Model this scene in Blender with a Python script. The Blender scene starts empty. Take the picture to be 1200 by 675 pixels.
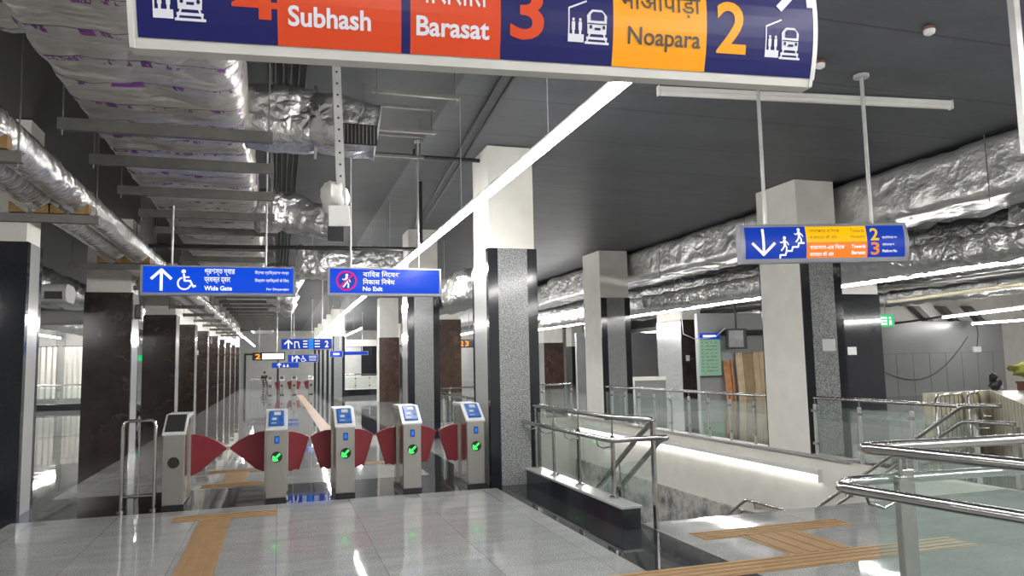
import bpy, bmesh, math, random
from mathutils import Vector, Matrix, noise
random.seed(7)
S = bpy.context.scene
C = S.collection
R = math.radians

# ---------------------------------------------------------------- camera, light, exposure
YAW, PITCH, ROLL, EYE = 0.30565, 0.09936, 0.021, 1.55
f = Vector((math.sin(YAW)*math.cos(PITCH), math.cos(YAW)*math.cos(PITCH), math.sin(PITCH)))
r = Vector((math.cos(YAW), -math.sin(YAW), 0)); u = r.cross(f)
r2 = r*math.cos(ROLL)-u*math.sin(ROLL); u2 = u*math.cos(ROLL)+r*math.sin(ROLL)
cam = bpy.data.cameras.new('camera'); cam_o = bpy.data.objects.new('camera', cam); C.objects.link(cam_o)
cam_o.matrix_world = Matrix(((r2.x, u2.x, -f.x, 0), (r2.y, u2.y, -f.y, 0), (r2.z, u2.z, -f.z, EYE), (0, 0, 0, 1)))
cam.sensor_width = 36; cam.lens = 870*36/1200; cam.clip_start = .05; cam.clip_end = 300
S.camera = cam_o
S.view_settings.view_transform = 'Standard'; S.view_settings.look = 'None'
S.view_settings.gamma = 1; S.view_settings.use_curve_mapping = False
EXPO = 0.0
S.view_settings.exposure = EXPO
LAMP = 98.0                                   # emission of a lit batten diffuser
W = bpy.data.worlds.new('world'); S.world = W; W.use_nodes = True
W.node_tree.nodes['Background'].inputs[0].default_value = (.9, .95, 1, 1)
W.node_tree.nodes['Background'].inputs[1].default_value = .15
try:
    S.cycles.use_denoising = True
    S.cycles.max_bounces = 9; S.cycles.transparent_max_bounces = 24; S.cycles.sample_clamp_indirect = 6
except Exception: pass
CEIL = 4.4

# ---------------------------------------------------------------- materials
def newmat(name):
    m = bpy.data.materials.new(name); m.use_nodes = True
    nt = m.node_tree; b = nt.nodes['Principled BSDF']
    return m, nt, b
def N(nt, t, **kw):
    n = nt.nodes.new(t)
    for k, v in kw.items(): setattr(n, k, v)
    return n
def ramp(nt, stops, src):
    n = N(nt, 'ShaderNodeValToRGB'); e = n.color_ramp.elements
    while len(e) < len(stops): e.new(.5)
    for i, (p, c) in enumerate(stops):
        e[i].position = p; e[i].color = (*c, 1) if len(c) == 3 else c
    nt.links.new(src, n.inputs[0]); return n
def nz(nt, scale, detail=3, rough=.5, vec=None, stretch=None):
    n = N(nt, 'ShaderNodeTexNoise'); n.inputs['Scale'].default_value = scale
    n.inputs['Detail'].default_value = detail; n.inputs['Roughness'].default_value = rough
    tc = N(nt, 'ShaderNodeTexCoord'); src = tc.outputs['Object']
    if stretch:
        mp = N(nt, 'ShaderNodeMapping'); mp.inputs['Scale'].default_value = stretch
        nt.links.new(src, mp.inputs[0]); src = mp.outputs[0]
    nt.links.new(src, n.inputs['Vector']); return n
def bump(nt, b, src, strength=.3, dist=.02):
    n = N(nt, 'ShaderNodeBump'); n.inputs['Strength'].default_value = strength; n.inputs['Distance'].default_value = dist
    nt.links.new(src, n.inputs['Height']); nt.links.new(n.outputs[0], b.inputs['Normal']); return n
def plain(name, col, rough=.5, metal=0, var=.12, scale=6, bmp=0):
    m, nt, b = newmat(name)
    b.inputs['Roughness'].default_value = rough; b.inputs['Metallic'].default_value = metal
    n = nz(nt, scale, 4)
    lo = tuple(c*(1-var) for c in col); hi = tuple(min(1, c*(1+var)) for c in col)
    rp = ramp(nt, [(.3, lo), (.7, hi)], n.outputs[0]); nt.links.new(rp.outputs[0], b.inputs['Base Color'])
    if bmp: bump(nt, b, n.outputs[0], bmp, .02)
    return m
def emis(name, col, k, base=None):
    m, nt, b = newmat(name)
    b.inputs['Base Color'].default_value = (*(base or tuple(c*.12 for c in col)), 1); b.inputs['Roughness'].default_value = .3; b.inputs['Specular IOR Level'].default_value = .2
    b.inputs['Emission Color'].default_value = (*col, 1); b.inputs['Emission Strength'].default_value = k
    return m
def lin(*c): return tuple((v/255/12.92 if v < 10.3 else ((v/255+.055)/1.055)**2.4) for v in c)

def tile_floor(name, c1, c2, mortar, tile, rough, speck, tilt=.006):
    m, nt, b = newmat(name); L = nt.links.new; b.inputs['Specular IOR Level'].default_value = .3
    tc = N(nt, 'ShaderNodeTexCoord')
    br = N(nt, 'ShaderNodeTexBrick'); br.offset = 0; br.squash = 1
    for k, v in (('Scale', 1), ('Mortar Size', .003), ('Brick Width', tile), ('Row Height', tile), ('Bias', 0)): br.inputs[k].default_value = v
    br.inputs['Color1'].default_value = (*c1, 1); br.inputs['Color2'].default_value = (*c2, 1); br.inputs['Mortar'].default_value = (*mortar, 1)
    L(tc.outputs['Object'], br.inputs['Vector'])
    n1 = nz(nt, 70, 3, .7); n2 = nz(nt, 2.2, 5, .6, stretch=(1, 2.5, 1))
    r1 = ramp(nt, [(.3, (1-speck,)*3), (.7, (1+speck,)*3)], n1.outputs[0])
    r2_ = ramp(nt, [(.3, (.86,)*3), (.7, (1.1,)*3)], n2.outputs[0])
    mx = N(nt, 'ShaderNodeMix', data_type='RGBA', blend_type='MULTIPLY'); mx.inputs[0].default_value = 1
    L(br.outputs[0], mx.inputs[6]); L(r1.outputs[0], mx.inputs[7])
    mx2 = N(nt, 'ShaderNodeMix', data_type='RGBA', blend_type='MULTIPLY'); mx2.inputs[0].default_value = 1
    L(mx.outputs[2], mx2.inputs[6]); L(r2_.outputs[0], mx2.inputs[7]); L(mx2.outputs[2], b.inputs['Base Color'])
    rr = ramp(nt, [(.3, (rough*.7,)*3), (.75, (rough*1.5,)*3)], n2.outputs[0]); L(rr.outputs[0], b.inputs['Roughness'])
    # every laid tile leans a hair off level, so reflections break at the joints
    sc = N(nt, 'ShaderNodeVectorMath', operation='SCALE'); sc.inputs[3].default_value = 1/tile; L(tc.outputs['Object'], sc.inputs[0])
    fl = N(nt, 'ShaderNodeVectorMath', operation='FLOOR'); L(sc.outputs[0], fl.inputs[0])
    wn = N(nt, 'ShaderNodeTexWhiteNoise', noise_dimensions='2D'); L(fl.outputs[0], wn.inputs[0])
    sb = N(nt, 'ShaderNodeVectorMath', operation='SUBTRACT'); L(wn.outputs['Color'], sb.inputs[0]); sb.inputs[1].default_value = (.5, .5, .5)
    s2 = N(nt, 'ShaderNodeVectorMath', operation='SCALE'); s2.inputs[3].default_value = tilt; L(sb.outputs[0], s2.inputs[0])
    wv = nz(nt, 1.3, 2); s3 = N(nt, 'ShaderNodeVectorMath', operation='SUBTRACT'); L(wv.outputs['Color'], s3.inputs[0]); s3.inputs[1].default_value = (.5, .5, .5)
    s4 = N(nt, 'ShaderNodeVectorMath', operation='SCALE'); s4.inputs[3].default_value = tilt*1.5; L(s3.outputs[0], s4.inputs[0])
    ge = N(nt, 'ShaderNodeNewGeometry'); ad = N(nt, 'ShaderNodeVectorMath', operation='ADD'); L(ge.outputs['Normal'], ad.inputs[0]); L(s2.outputs[0], ad.inputs[1])
    a2 = N(nt, 'ShaderNodeVectorMath', operation='ADD'); L(ad.outputs[0], a2.inputs[0]); L(s4.outputs[0], a2.inputs[1])
    nm = N(nt, 'ShaderNodeVectorMath', operation='NORMALIZE'); L(a2.outputs[0], nm.inputs[0]); L(nm.outputs[0], b.inputs['Normal'])
    return m
def speckle(name, stops, scale, rough):
    m, nt, b = newmat(name); n = nz(nt, scale, 4, .7)
    rp = ramp(nt, stops, n.outputs[0]); nt.links.new(rp.outputs[0], b.inputs['Base Color']); b.inputs['Roughness'].default_value = rough
    return m
def marble(name, base, mid, vein, rough=.12):
    m, nt, b = newmat(name); L = nt.links.new
    n = nz(nt, 2.2, 8, .65); rp = ramp(nt, [(.35, base), (.55, mid), (.75, base)], n.outputs[0])
    n2 = nz(nt, 1.1, 9, .62, stretch=(1, 1, .8)); v = ramp(nt, [(.485, (0,)*3), (.5, (1,)*3), (.512, (0,)*3)], n2.outputs[0])
    n3 = nz(nt, 3.0, 3); v2 = ramp(nt, [(.5, (0,)*3), (.72, (.8,)*3)], n3.outputs[0])
    mm = N(nt, 'ShaderNodeMath', operation='MULTIPLY'); L(v.outputs[0], mm.inputs[0]); L(v2.outputs[0], mm.inputs[1])
    mx = N(nt, 'ShaderNodeMix', data_type='RGBA'); L(mm.outputs[0], mx.inputs[0]); L(rp.outputs[0], mx.inputs[6]); mx.inputs[7].default_value = (*vein, 1)
    L(mx.outputs[2], b.inputs['Base Color']); b.inputs['Roughness'].default_value = rough
    return m
def foil(name, tape=False, rough=.27, bs=1.0, col=(.80, .79, .77), metal=.93, st=(1, 1, 1), vs=9):
    m, nt, b = newmat(name); L = nt.links.new
    b.inputs['Metallic'].default_value = metal; b.inputs['Roughness'].default_value = rough
    n1 = nz(nt, 5, 4, .6, stretch=st); n2 = nz(nt, 4.2, 4, .55, stretch=st); n2.noise_type = 'RIDGED_MULTIFRACTAL'; n2.normalize = True; n2.inputs['Distortion'].default_value = .6
    tc = N(nt, 'ShaderNodeTexCoord'); vo = N(nt, 'ShaderNodeTexVoronoi', feature='DISTANCE_TO_EDGE'); vo.inputs['Scale'].default_value = vs
    mp = N(nt, 'ShaderNodeMix', data_type='VECTOR'); mp.inputs[0].default_value = .12; L(tc.outputs['Object'], mp.inputs[4]); L(n1.outputs['Color'], mp.inputs[5]); L(mp.outputs[1], vo.inputs['Vector'])
    a = N(nt, 'ShaderNodeMath', operation='MULTIPLY_ADD'); L(n2.outputs[0], a.inputs[0]); a.inputs[1].default_value = 1.1; L(n1.outputs[0], a.inputs[2])
    a2 = N(nt, 'ShaderNodeMath', operation='MULTIPLY_ADD'); L(vo.outputs[0], a2.inputs[0]); a2.inputs[1].default_value = .7; L(a.outputs[0], a2.inputs[2])
    bump(nt, b, a2.outputs[0], .75*bs, .045)
    c0 = ramp(nt, [(.3, tuple(x*.82 for x in col)), (.7, col)], n1.outputs[0])
    if not tape:
        L(c0.outputs[0], b.inputs['Base Color']); return m
    sx = N(nt, 'ShaderNodeSeparateXYZ'); L(tc.outputs['Object'], sx.inputs[0])
    d = N(nt, 'ShaderNodeMath', operation='DIVIDE'); L(sx.outputs['Y'], d.inputs[0]); d.inputs[1].default_value = .42
    fr = N(nt, 'ShaderNodeMath', operation='FRACT'); L(d.outputs[0], fr.inputs[0])
    lt = ramp(nt, [(0, (0,)*3), (.03, (1,)*3), (.19, (1,)*3), (.22, (0,)*3)], fr.outputs[0])
    nn = nz(nt, 5, 3, .6, stretch=(3.2, .9, 1)); k = ramp(nt, [(.53, (0,)*3), (.55, (1,)*3)], nn.outputs[0])
    mu = N(nt, 'ShaderNodeMath', operation='MULTIPLY'); L(lt.outputs[0], mu.inputs[0]); L(k.outputs[0], mu.inputs[1])
    mx = N(nt, 'ShaderNodeMix', data_type='RGBA'); L(mu.outputs[0], mx.inputs[0]); L(c0.outputs[0], mx.inputs[6]); mx.inputs[7].default_value = (.20, .03, .25, 1)
    jl = ramp(nt, [(0, (1,)*3), (.004, (.25,)*3), (.03, (.25,)*3), (.04, (1,)*3)], fr.outputs[0])
    mj = N(nt, 'ShaderNodeMix', data_type='RGBA', blend_type='MULTIPLY'); mj.inputs[0].default_value = 1
    L(mx.outputs[2], mj.inputs[6]); L(jl.outputs[0], mj.inputs[7]); L(mj.outputs[2], b.inputs['Base Color'])
    iv = N(nt, 'ShaderNodeMath', operation='MULTIPLY_ADD'); L(mu.outputs[0], iv.inputs[0]); iv.inputs[1].default_value = -.8*metal; iv.inputs[2].default_value = metal; L(iv.outputs[0], b.inputs['Metallic'])
    return m
def glass_mat(name, tint):
    m, nt, b = newmat(name); L = nt.links.new
    nt.nodes.remove(b); out = [n for n in nt.nodes if n.type == 'OUTPUT_MATERIAL'][0]
    tr = N(nt, 'ShaderNodeBsdfTransparent'); tr.inputs[0].default_value = (*tint, 1)
    gl = N(nt, 'ShaderNodeBsdfGlossy'); gl.inputs['Roughness'].default_value = .02; gl.inputs[0].default_value = (.95, 1, .98, 1)
    lw = N(nt, 'ShaderNodeLayerWeight'); pw = N(nt, 'ShaderNodeMath', operation='POWER'); L(lw.outputs['Facing'], pw.inputs[0]); pw.inputs[1].default_value = 5
    fr = N(nt, 'ShaderNodeMath', operation='MULTIPLY_ADD'); L(pw.outputs[0], fr.inputs[0]); fr.inputs[1].default_value = .9; fr.inputs[2].default_value = .065
    df = N(nt, 'ShaderNodeBsdfDiffuse'); df.inputs[0].default_value = (.55, .68, .63, 1)
    m0 = N(nt, 'ShaderNodeMixShader'); m0.inputs[0].default_value = .045; L(tr.outputs[0], m0.inputs[1]); L(df.outputs[0], m0.inputs[2])
    mx = N(nt, 'ShaderNodeMixShader'); L(fr.outputs[0], mx.inputs[0]); L(m0.outputs[0], mx.inputs[1]); L(gl.outputs[0], mx.inputs[2])
    L(mx.outputs[0], out.inputs[0]); return m

M = {}
M['floor'] = tile_floor('grey granite tiles', (.275, .28, .275), (.32, .325, .32), (.17, .17, .17), .8, .04, .5)
M['floor_black'] = tile_floor('black granite tiles', (.02, .021, .023), (.03, .031, .034), (.012,)*3, .8, .035, .5)
M['plaster'] = plain('off white plaster', (.79, .77, .71), .75, var=.05, scale=3, bmp=.1)
M['plaster_grey'] = plain('grey painted plaster', (.52, .52, .50), .7, var=.08, scale=2, bmp=.1)
M['wall_grey'] = plain('grey wall panel', (.25, .255, .26), .3, var=.06, scale=1.5)
M['black_stone'] = speckle('black polished granite', [(.3, (.010, .011, .014)), (.7, (.022, .024, .03))], 70, .09)
M['granite'] = speckle('speckled grey granite', [(.36, (.05, .05, .055)), (.5, (.26, .265, .27)), (.66, (.5, .5, .5))], 75, .14)
M['granite_side'] = speckle('fine light grey granite', [(.3, (.30, .31, .31)), (.7, (.44, .44, .44))], 110, .14)
M['brown'] = marble('dark brown marble', (.020, .015, .013), (.038, .028, .023), (.22, .17, .13), .14)
M['brown_warm'] = marble('warm brown marble', (.04, .024, .018), (.075, .045, .034), (.3, .2, .15), .16)
M['dado'] = marble('streaked grey marble', (.12, .12, .12), (.6, .6, .58), (.03, .03, .03), .4)
M['foil'] = foil('crumpled aluminium foil', False, .3, 1.1, (.66, .66, .65), .9)
M['foil_tape'] = foil('taped aluminium foil', True, .33, 1.1, (.70, .675, .63), .72, (.6, 2.0, 1), 4)
M['foil_smooth'] = foil('smooth aluminium foil', False, .31, .85, (.80, .80, .79), .8, (1, .7, 1), 3)
M['foil_pipe'] = foil('aluminium pipe lagging', False, .27, 1.0, (.8, .79, .77), .88, (1, 1.6, 1))
M['steel'] = plain('brushed stainless steel', (.52, .51, .49), .17, 1, .06, 20)
M['steel_dull'] = plain('satin stainless panel', (.38, .37, .345), .36, 1, .08, 3)
M['steel_side'] = plain('polished stainless side', (.5, .49, .46), .22, 1, .08, 3)
M['lid'] = plain('pale metal lid', (.62, .63, .63), .4, .2, .04)
M['galv'] = plain('galvanised channel', (.15, .147, .135), .55, .5, .15, 8)
M['galv_light'] = plain('pale galvanised metal', (.5, .5, .49), .45, .4, .1, 8)
M['black_metal'] = plain('black painted pipe and ceiling shade', (.012, .012, .013), .45, 0, .2)  # also blackens the shaded ceiling strip over the left ducts
M['black_plastic'] = plain('black plastic', (.012, .012, .013), .35, 0, .1)
M['dark_panel'] = plain('dark tinted top panel', (.03, .03, .03), .3, 0, .1)
M['white_metal'] = plain('white enamelled metal', (.7, .7, .68), .4, 0, .04)
M['alu'] = plain('pale aluminium sign housing', (.66, .65, .61), .38, .15, .04)
M['sign_grey'] = plain('grey sign housing', (.30, .31, .35), .4, .3, .06)
M['cable'] = plain('dark cable', (.012, .012, .012), .85)
M['white_cable'] = plain('white cable', (.7, .7, .7), .5)
M['red'] = plain('dark red flap', (.20, .012, .022), .42, 0, .1, 5)
M['wood'] = plain('wooden saddle', (.20, .115, .035), .6, 0, .2, 15)
M['plank'] = plain('pale timber', (.60, .46, .29), .6, 0, .12, 4)
M['plank_brown'] = plain('brown timber', (.33, .24, .13), .6, 0, .15, 4)
M['plank_orange'] = plain('orange board', (.46, .20, .08), .6, 0, .2, 5)
M['cream'] = plain('cream sheeting', (.62, .57, .42), .5, 0, .08, 2)
M['plastic_wrap'] = plain('milky plastic wrap', (.6, .6, .57), .35, 0, .12, 12, .6)
M['paper'] = plain('white paper', (.65, .65, .64), .7, 0, .03)
M['yellow_tile'] = plain('ochre tactile tile', (.31, .19, .088), .45, 0, .12, 7)
M['olive'] = plain('olive cloth', (.28, .28, .05), .8, 0, .3, 12, .4)
M['redbrown'] = plain('red brown crate', (.15, .06, .04), .7)
M['skin'] = plain('skin', (.25, .13, .08), .5)
M['hair'] = plain('black hair', (.01, .009, .008), .6)
M['cloth_dark'] = plain('dark clothing', (.015, .015, .018), .8)
M['cloth_grey'] = plain('pale grey shirt', (.45, .45, .47), .8)
M['glass'] = glass_mat('greenish railing glass', (.95, .98, .968))
M['lit'] = emis('lit batten diffuser', (1, .985, .96), LAMP, (.9, .9, .9))
M['lit_wall'] = emis('stairwell batten diffuser', (1, .985, .96), 3.2, (.9, .9, .9))
M['unlit'] = plain('unlit batten diffuser', (.62, .61, .57), .4, 0, .03)
M['soffit'] = None
m, nt, b = newmat('dark grey concrete ceiling')
n1 = nz(nt, 1.3, 7, .7, stretch=(.7, 1.4, 1)); rp = ramp(nt, [(.3, (.05, .053, .06)), (.72, (.09, .095, .107))], n1.outputs[0])
br = N(nt, 'ShaderNodeTexBrick'); br.inputs['Scale'].default_value = 1; br.inputs['Brick Width'].default_value = 30; br.inputs['Row Height'].default_value = 1.25; br.inputs['Mortar Size'].default_value = .012; br.offset = 0
br.inputs['Color1'].default_value = br.inputs['Color2'].default_value = (1, 1, 1, 1); br.inputs['Mortar'].default_value = (.3, .3, .3, 1)
tc = N(nt, 'ShaderNodeTexCoord'); nt.links.new(tc.outputs['Object'], br.inputs['Vector'])
mx = N(nt, 'ShaderNodeMix', data_type='RGBA', blend_type='MULTIPLY'); mx.inputs[0].default_value = 1
nt.links.new(rp.outputs[0], mx.inputs[6]); nt.links.new(br.outputs[0], mx.inputs[7]); nt.links.new(mx.outputs[2], b.inputs['Base Color'])
b.inputs['Roughness'].default_value = .5; bump(nt, b, n1.outputs[0], .25, .03); M['ceiling'] = m
M['ceiling_dark'] = plain('near black slab', (.030, .032, .036), .6, 0, .25, 2, .2)  # near black tone for the middle strip of the ceiling
# sign faces
M['s_navy'] = emis('navy sign film', lin(34, 36, 96), .2, lin(28, 30, 82))
M['s_orange'] = emis('orange sign film', lin(215, 76, 36), .18, lin(190, 66, 34))
M['s_yellow'] = emis('amber sign film', lin(245, 165, 25), .22, lin(215, 140, 30))
M['s_white'] = emis('white sign film', (.8, .8, .85), .2, (.55, .55, .6))
M['s_ink'] = plain('dark ink', (.03, .025, .02), .4)
M['b_blue'] = emis('backlit blue film', lin(8, 74, 218), .95)
M['b_deep'] = emis('backlit deep blue film', lin(20, 60, 172), .95)
M['b_white'] = emis('backlit white film', (.92, .94, 1), 1.1)
M['b_yellow'] = emis('backlit yellow film', lin(255, 190, 10), 1.0)
M['b_orange'] = emis('backlit orange film', lin(250, 130, 45), 1.0)
M['b_pink'] = emis('backlit magenta film', lin(225, 20, 130), .9)
M['b_ink'] = plain('brown ink', (.12, .07, .01), .5)
M['b_cyan'] = emis('backlit sky blue film', lin(30, 130, 225), 1.0)
M['arrow_green'] = emis('green arrow light', (.06, .95, .14), 1.6)
M['led_orange'] = emis('orange numeral light', (1, .32, .03), 1.5)
M['led_white'] = emis('white lit panel', (1, 1, 1), 1.6)
M['green_exit'] = emis('green exit film', (.02, .55, .16), 1.0)
M['board_green'] = emis('lit green wall board', lin(150, 195, 165), .5)
M['reader_blue'] = plain('blue reader housing', (.02, .10, .34), .35)
M['screen'] = emis('pale reader screen', (.75, .78, .7), .55)
M['screen_dark'] = plain('grey monitor screen', (.2, .2, .21), .2)
M['blue_sticker'] = plain('blue sticker', (.015, .06, .30), .4)

# ---------------------------------------------------------------- helpers
class MB:
    def __init__(s): s.v = []; s.f = []; s.m = []
    def face(s, pts, mi=0):
        b = len(s.v); s.v += [tuple(p) for p in pts]; s.f.append(tuple(range(b, b+len(pts)))); s.m.append(mi)
    def box(s, x0, x1, y0, y1, z0, z1, mi=0):
        b = len(s.v)
        s.v += [(x0, y0, z0), (x1, y0, z0), (x1, y1, z0), (x0, y1, z0), (x0, y0, z1), (x1, y0, z1), (x1, y1, z1), (x0, y1, z1)]
        for q in ((3, 2, 1, 0), (4, 5, 6, 7), (0, 1, 5, 4), (1, 2, 6, 5), (2, 3, 7, 6), (3, 0, 4, 7)):
            s.f.append(tuple(b+i for i in q)); s.m.append(mi)
        return s
    def prism(s, pts, axis, a, b_, mi=0):
        # pts are 2D in the two remaining axes (cyclic order kept): x:(y,z) y:(x,z) z:(x,y)
        def P(p, t): return {'x': (t, p[0], p[1]), 'y': (p[0], t, p[1]), 'z': (p[0], p[1], t)}[axis]
        b = len(s.v); n = len(pts); s.v += [P(p, a) for p in pts]+[P(p, b_) for p in pts]
        s.f.append(tuple(range(b, b+n))); s.m.append(mi); s.f.append(tuple(range(b+2*n-1, b+n-1, -1))); s.m.append(mi)
        for i in range(n):
            j = (i+1) % n; s.f.append((b+i, b+n+i, b+n+j, b+j)); s.m.append(mi)
        return s
    def tube(s, path, rad, n=10, mi=0, cap=True, amp=0, seed=0):
        P = [Vector(p) for p in path]; b = len(s.v); prev = None
        for i, p in enumerate(P):
            t = (P[min(i+1, len(P)-1)]-P[max(i-1, 0)]).normalized()
            if prev is None:
                a = Vector((0, 0, 1)) if abs(t.z) < .9 else Vector((1, 0, 0)); nx = t.cross(a).normalized()
            else: nx = (prev-t*prev.dot(t)).normalized()
            prev = nx; ny = t.cross(nx); rr = rad[i] if isinstance(rad, (list, tuple)) else rad
            for k in range(n):
                a = 2*math.pi*k/n; q = nx*math.cos(a)+ny*math.sin(a); d = rr
                if amp: d += amp*noise.noise((p+q*rr)*6+Vector((seed, 0, 0)))+amp*.5*noise.noise((p+q*rr)*15)
                s.v.append(tuple(p+q*d))
        for i in range(len(P)-1):
            for k in range(n):
                l = (k+1) % n; s.f.append((b+i*n+k, b+i*n+l, b+(i+1)*n+l, b+(i+1)*n+k)); s.m.append(mi)
        if cap:
            s.f.append(tuple(b+k for k in range(n-1, -1, -1))); s.m.append(mi)
            s.f.append(tuple(b+(len(P)-1)*n+k for k in range(n))); s.m.append(mi)
        return s
    def ball(s, c, rx, ry, rz, nu=12, nv=8, mi=0, amp=0):
        b = len(s.v)
        for j in range(nv+1):
            th = math.pi*j/nv
            for i in range(nu):
                ph = 2*math.pi*i/nu; d = Vector((math.sin(th)*math.cos(ph), math.sin(th)*math.sin(ph), math.cos(th)))
                k = 1+(amp*noise.noise(d*2.3+Vector(c)) if amp else 0)
                s.v.append((c[0]+rx*d.x*k, c[1]+ry*d.y*k, c[2]+rz*d.z*k))
        for j in range(nv):
            for i in range(nu):
                l = (i+1) % nu; s.f.append((b+j*nu+i, b+(j+1)*nu+i, b+(j+1)*nu+l, b+j*nu+l)); s.m.append(mi)
        return s
    def build(s, name, mats, parent=None, smooth=0, bevel=0, loc=None):
        me = bpy.data.meshes.new(name); me.from_pydata(s.v, [], s.f); me.update()
        if not isinstance(mats, (list, tuple)): mats = [mats]
        for m in mats: me.materials.append(M[m] if isinstance(m, str) else m)
        for p, k in zip(me.polygons, s.m): p.material_index = k
        bm = bmesh.new(); bm.from_mesh(me); bmesh.ops.remove_doubles(bm, verts=bm.verts, dist=1e-5)
        bmesh.ops.recalc_face_normals(bm, faces=bm.faces); bm.to_mesh(me); bm.free()
        if smooth:
            me.shade_smooth(); me.set_sharp_from_angle(angle=R(smooth))
        o = bpy.data.objects.new(name, me); C.objects.link(o)
        if parent: o.parent = parent
        if loc: o.location = loc
        if bevel:
            md = o.modifiers.new('edge', 'BEVEL'); md.width = bevel; md.segments = 2; md.limit_method = 'ANGLE'
        return o
def box(name, mats, parent, *a, bevel=0): return MB().box(*a).build(name, mats, parent, bevel=bevel)
def rod(name, mat, parent, p0, p1, rad, n=8): return MB().tube([p0, p1], rad, n).build(name, mat, parent, smooth=50)
def tag(o, label, cat, group=None, kind='thing'):
    o['label'] = label; o['category'] = cat; o['kind'] = kind
    if group: o['group'] = group
    return o
def thing(name, label, cat, loc=(0, 0, 0), rz=0, group=None):
    o = bpy.data.objects.new(name, None); C.objects.link(o); o.location = loc; o.rotation_euler = (0, 0, rz); o.empty_display_size = .1
    return tag(o, label, cat, group)
def struct(o): o['kind'] = 'structure'; return o
def copy_tree(o, parent=None):
    c = o.copy(); C.objects.link(c)
    if parent: c.parent = parent
    for ch in list(o.children): copy_tree(ch, c)
    return c
def arc(cx, cy, rad, a0, a1, n): return [(cx+rad*math.cos(R(a0+(a1-a0)*i/n)), cy+rad*math.sin(R(a0+(a1-a0)*i/n))) for i in range(n+1)]

# foil wrapped rectangular duct along any path: pillowed, creased cross sections
def duct_mb(path, w, h, step=.08, amp=.02, rnd=.1, band=1.2, seed=0, np_=None, squash=None):
    P = [Vector(p) for p in path]; pts = []; 
    for a, b in zip(P, P[1:]):
        n = max(1, int((b-a).length/step)); pts += [a.lerp(b, i/n) for i in range(n)]
    pts.append(P[-1])
    nw = np_ or max(3, int(w/.09)); nh = max(3, int(h/.09)); prof = []
    for i in range(nw): prof.append((-w/2+w*i/nw, -h/2))
    for i in range(nh): prof.append((w/2, -h/2+h*i/nh))
    for i in range(nw): prof.append((w/2-w*i/nw, h/2))
    for i in range(nh): prof.append((-w/2, h/2-h*i/nh))
    pr = []
    for (x, z) in prof:
        cx = max(-w/2+rnd, min(w/2-rnd, x)); cz = max(-h/2+rnd, min(h/2-rnd, z)); d = Vector((x-cx, z-cz))
        if d.length > 1e-6:
            d = d.normalized()*rnd
        pr.append((cx+d.x, cz+d.y))
    mb = MB(); n = len(pr); dist = 0
    for i, p in enumerate(pts):
        t = (pts[min(i+1, len(pts)-1)]-pts[max(i-1, 0)]).normalized(); s_ = t.cross(Vector((0, 0, 1)))
        s_ = s_.normalized() if s_.length > 1e-3 else Vector((1, 0, 0)); up = s_.cross(t)
        if i: dist += (p-pts[i-1]).length
        ph = (dist/band) % 1; pil = 1-(abs(2*ph-1))**6
        k0 = squash(i/(len(pts)-1)) if squash else 1
        for (x, z) in pr:
            q = p+s_*x*k0+up*z*k0; o = (s_*x/w+up*z/h).normalized(); sd = Vector((seed, seed*.3, 0))
            d = amp*(1.2*noise.noise(q*3.2+sd)+.8*noise.noise(q*8+sd)+.5*noise.noise(q*17+sd))+amp*.9*(pil-1)
            mb.v.append(tuple(q+o*d))
    for i in range(len(pts)-1):
        for k in range(n):
            l = (k+1) % n; mb.f.append((i*n+k, i*n+l, (i+1)*n+l, (i+1)*n+k)); mb.m.append(0)
    mb.f.append(tuple(range(n-1, -1, -1))); mb.m.append(0)
    e = (len(pts)-1)*n; mb.f.append(tuple(e+k for k in range(n))); mb.m.append(0)
    return mb

# ---------------------------------------------------------------- setting: floor, ceiling, walls, stair void
XB = [-14, -3.5, -2.62, 2.05, 2.6, 3.3, 7.95, 8.75, 32]; YB = [-9, 6.25, 9.05, 10.5, 19.5, 88]
fm = MB()
for i in range(len(XB)-1):
    for j in range(len(YB)-1):
        x, y = (XB[i]+XB[i+1])/2, (YB[j]+YB[j+1])/2
        if 3.3 < x < 7.95 and 6.25 < y < 19.5: continue
        k = 0
        if -3.5 < x < -2.62 and y > 6.25: k = 1
        if 2.6 < x < 3.3 and y < 10.5: k = 1
        if -2.62 < x < 2.6 and 9.05 < y < 10.5: k = 1
        if 2.05 < x < 2.6 and y > 10.5: k = 1
        if 7.95 < x < 8.75 and y > 6.25: k = 1
        fm.face([(XB[i], YB[j], 0), (XB[i+1], YB[j], 0), (XB[i+1], YB[j+1], 0), (XB[i], YB[j+1], 0)], k)
struct(fm.build('floor', ['floor', 'floor_black']))
struct(MB().box(1.75, 32, -9, 88, CEIL+.012, CEIL+.3).box(-14, -.35, -9, 88, CEIL+.012, CEIL+.3, 1).box(-.35, 1.75, -9, 88, CEIL+.012, CEIL+.3, 2).build('ceiling', ['ceiling', 'black_metal', 'ceiling_dark']))  # left strip coloured black for shade above the ducts; middle strip near black
struct(box('wall_left', 'plaster_grey', None, -14.2, -14, -9, 88, -.1, CEIL+.05))
struct(box('wall_right', 'plaster', None, 32, 32.2, -9, 88, -.1, CEIL+.05))
struct(box('wall_back', 'wall_grey', None, -14, 32, 88, 88.2, -.1, CEIL+.05))
struct(box('wall_front', 'plaster_grey', None, -14, 32, -9.2, -9, -.1, CEIL+.05))
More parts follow.
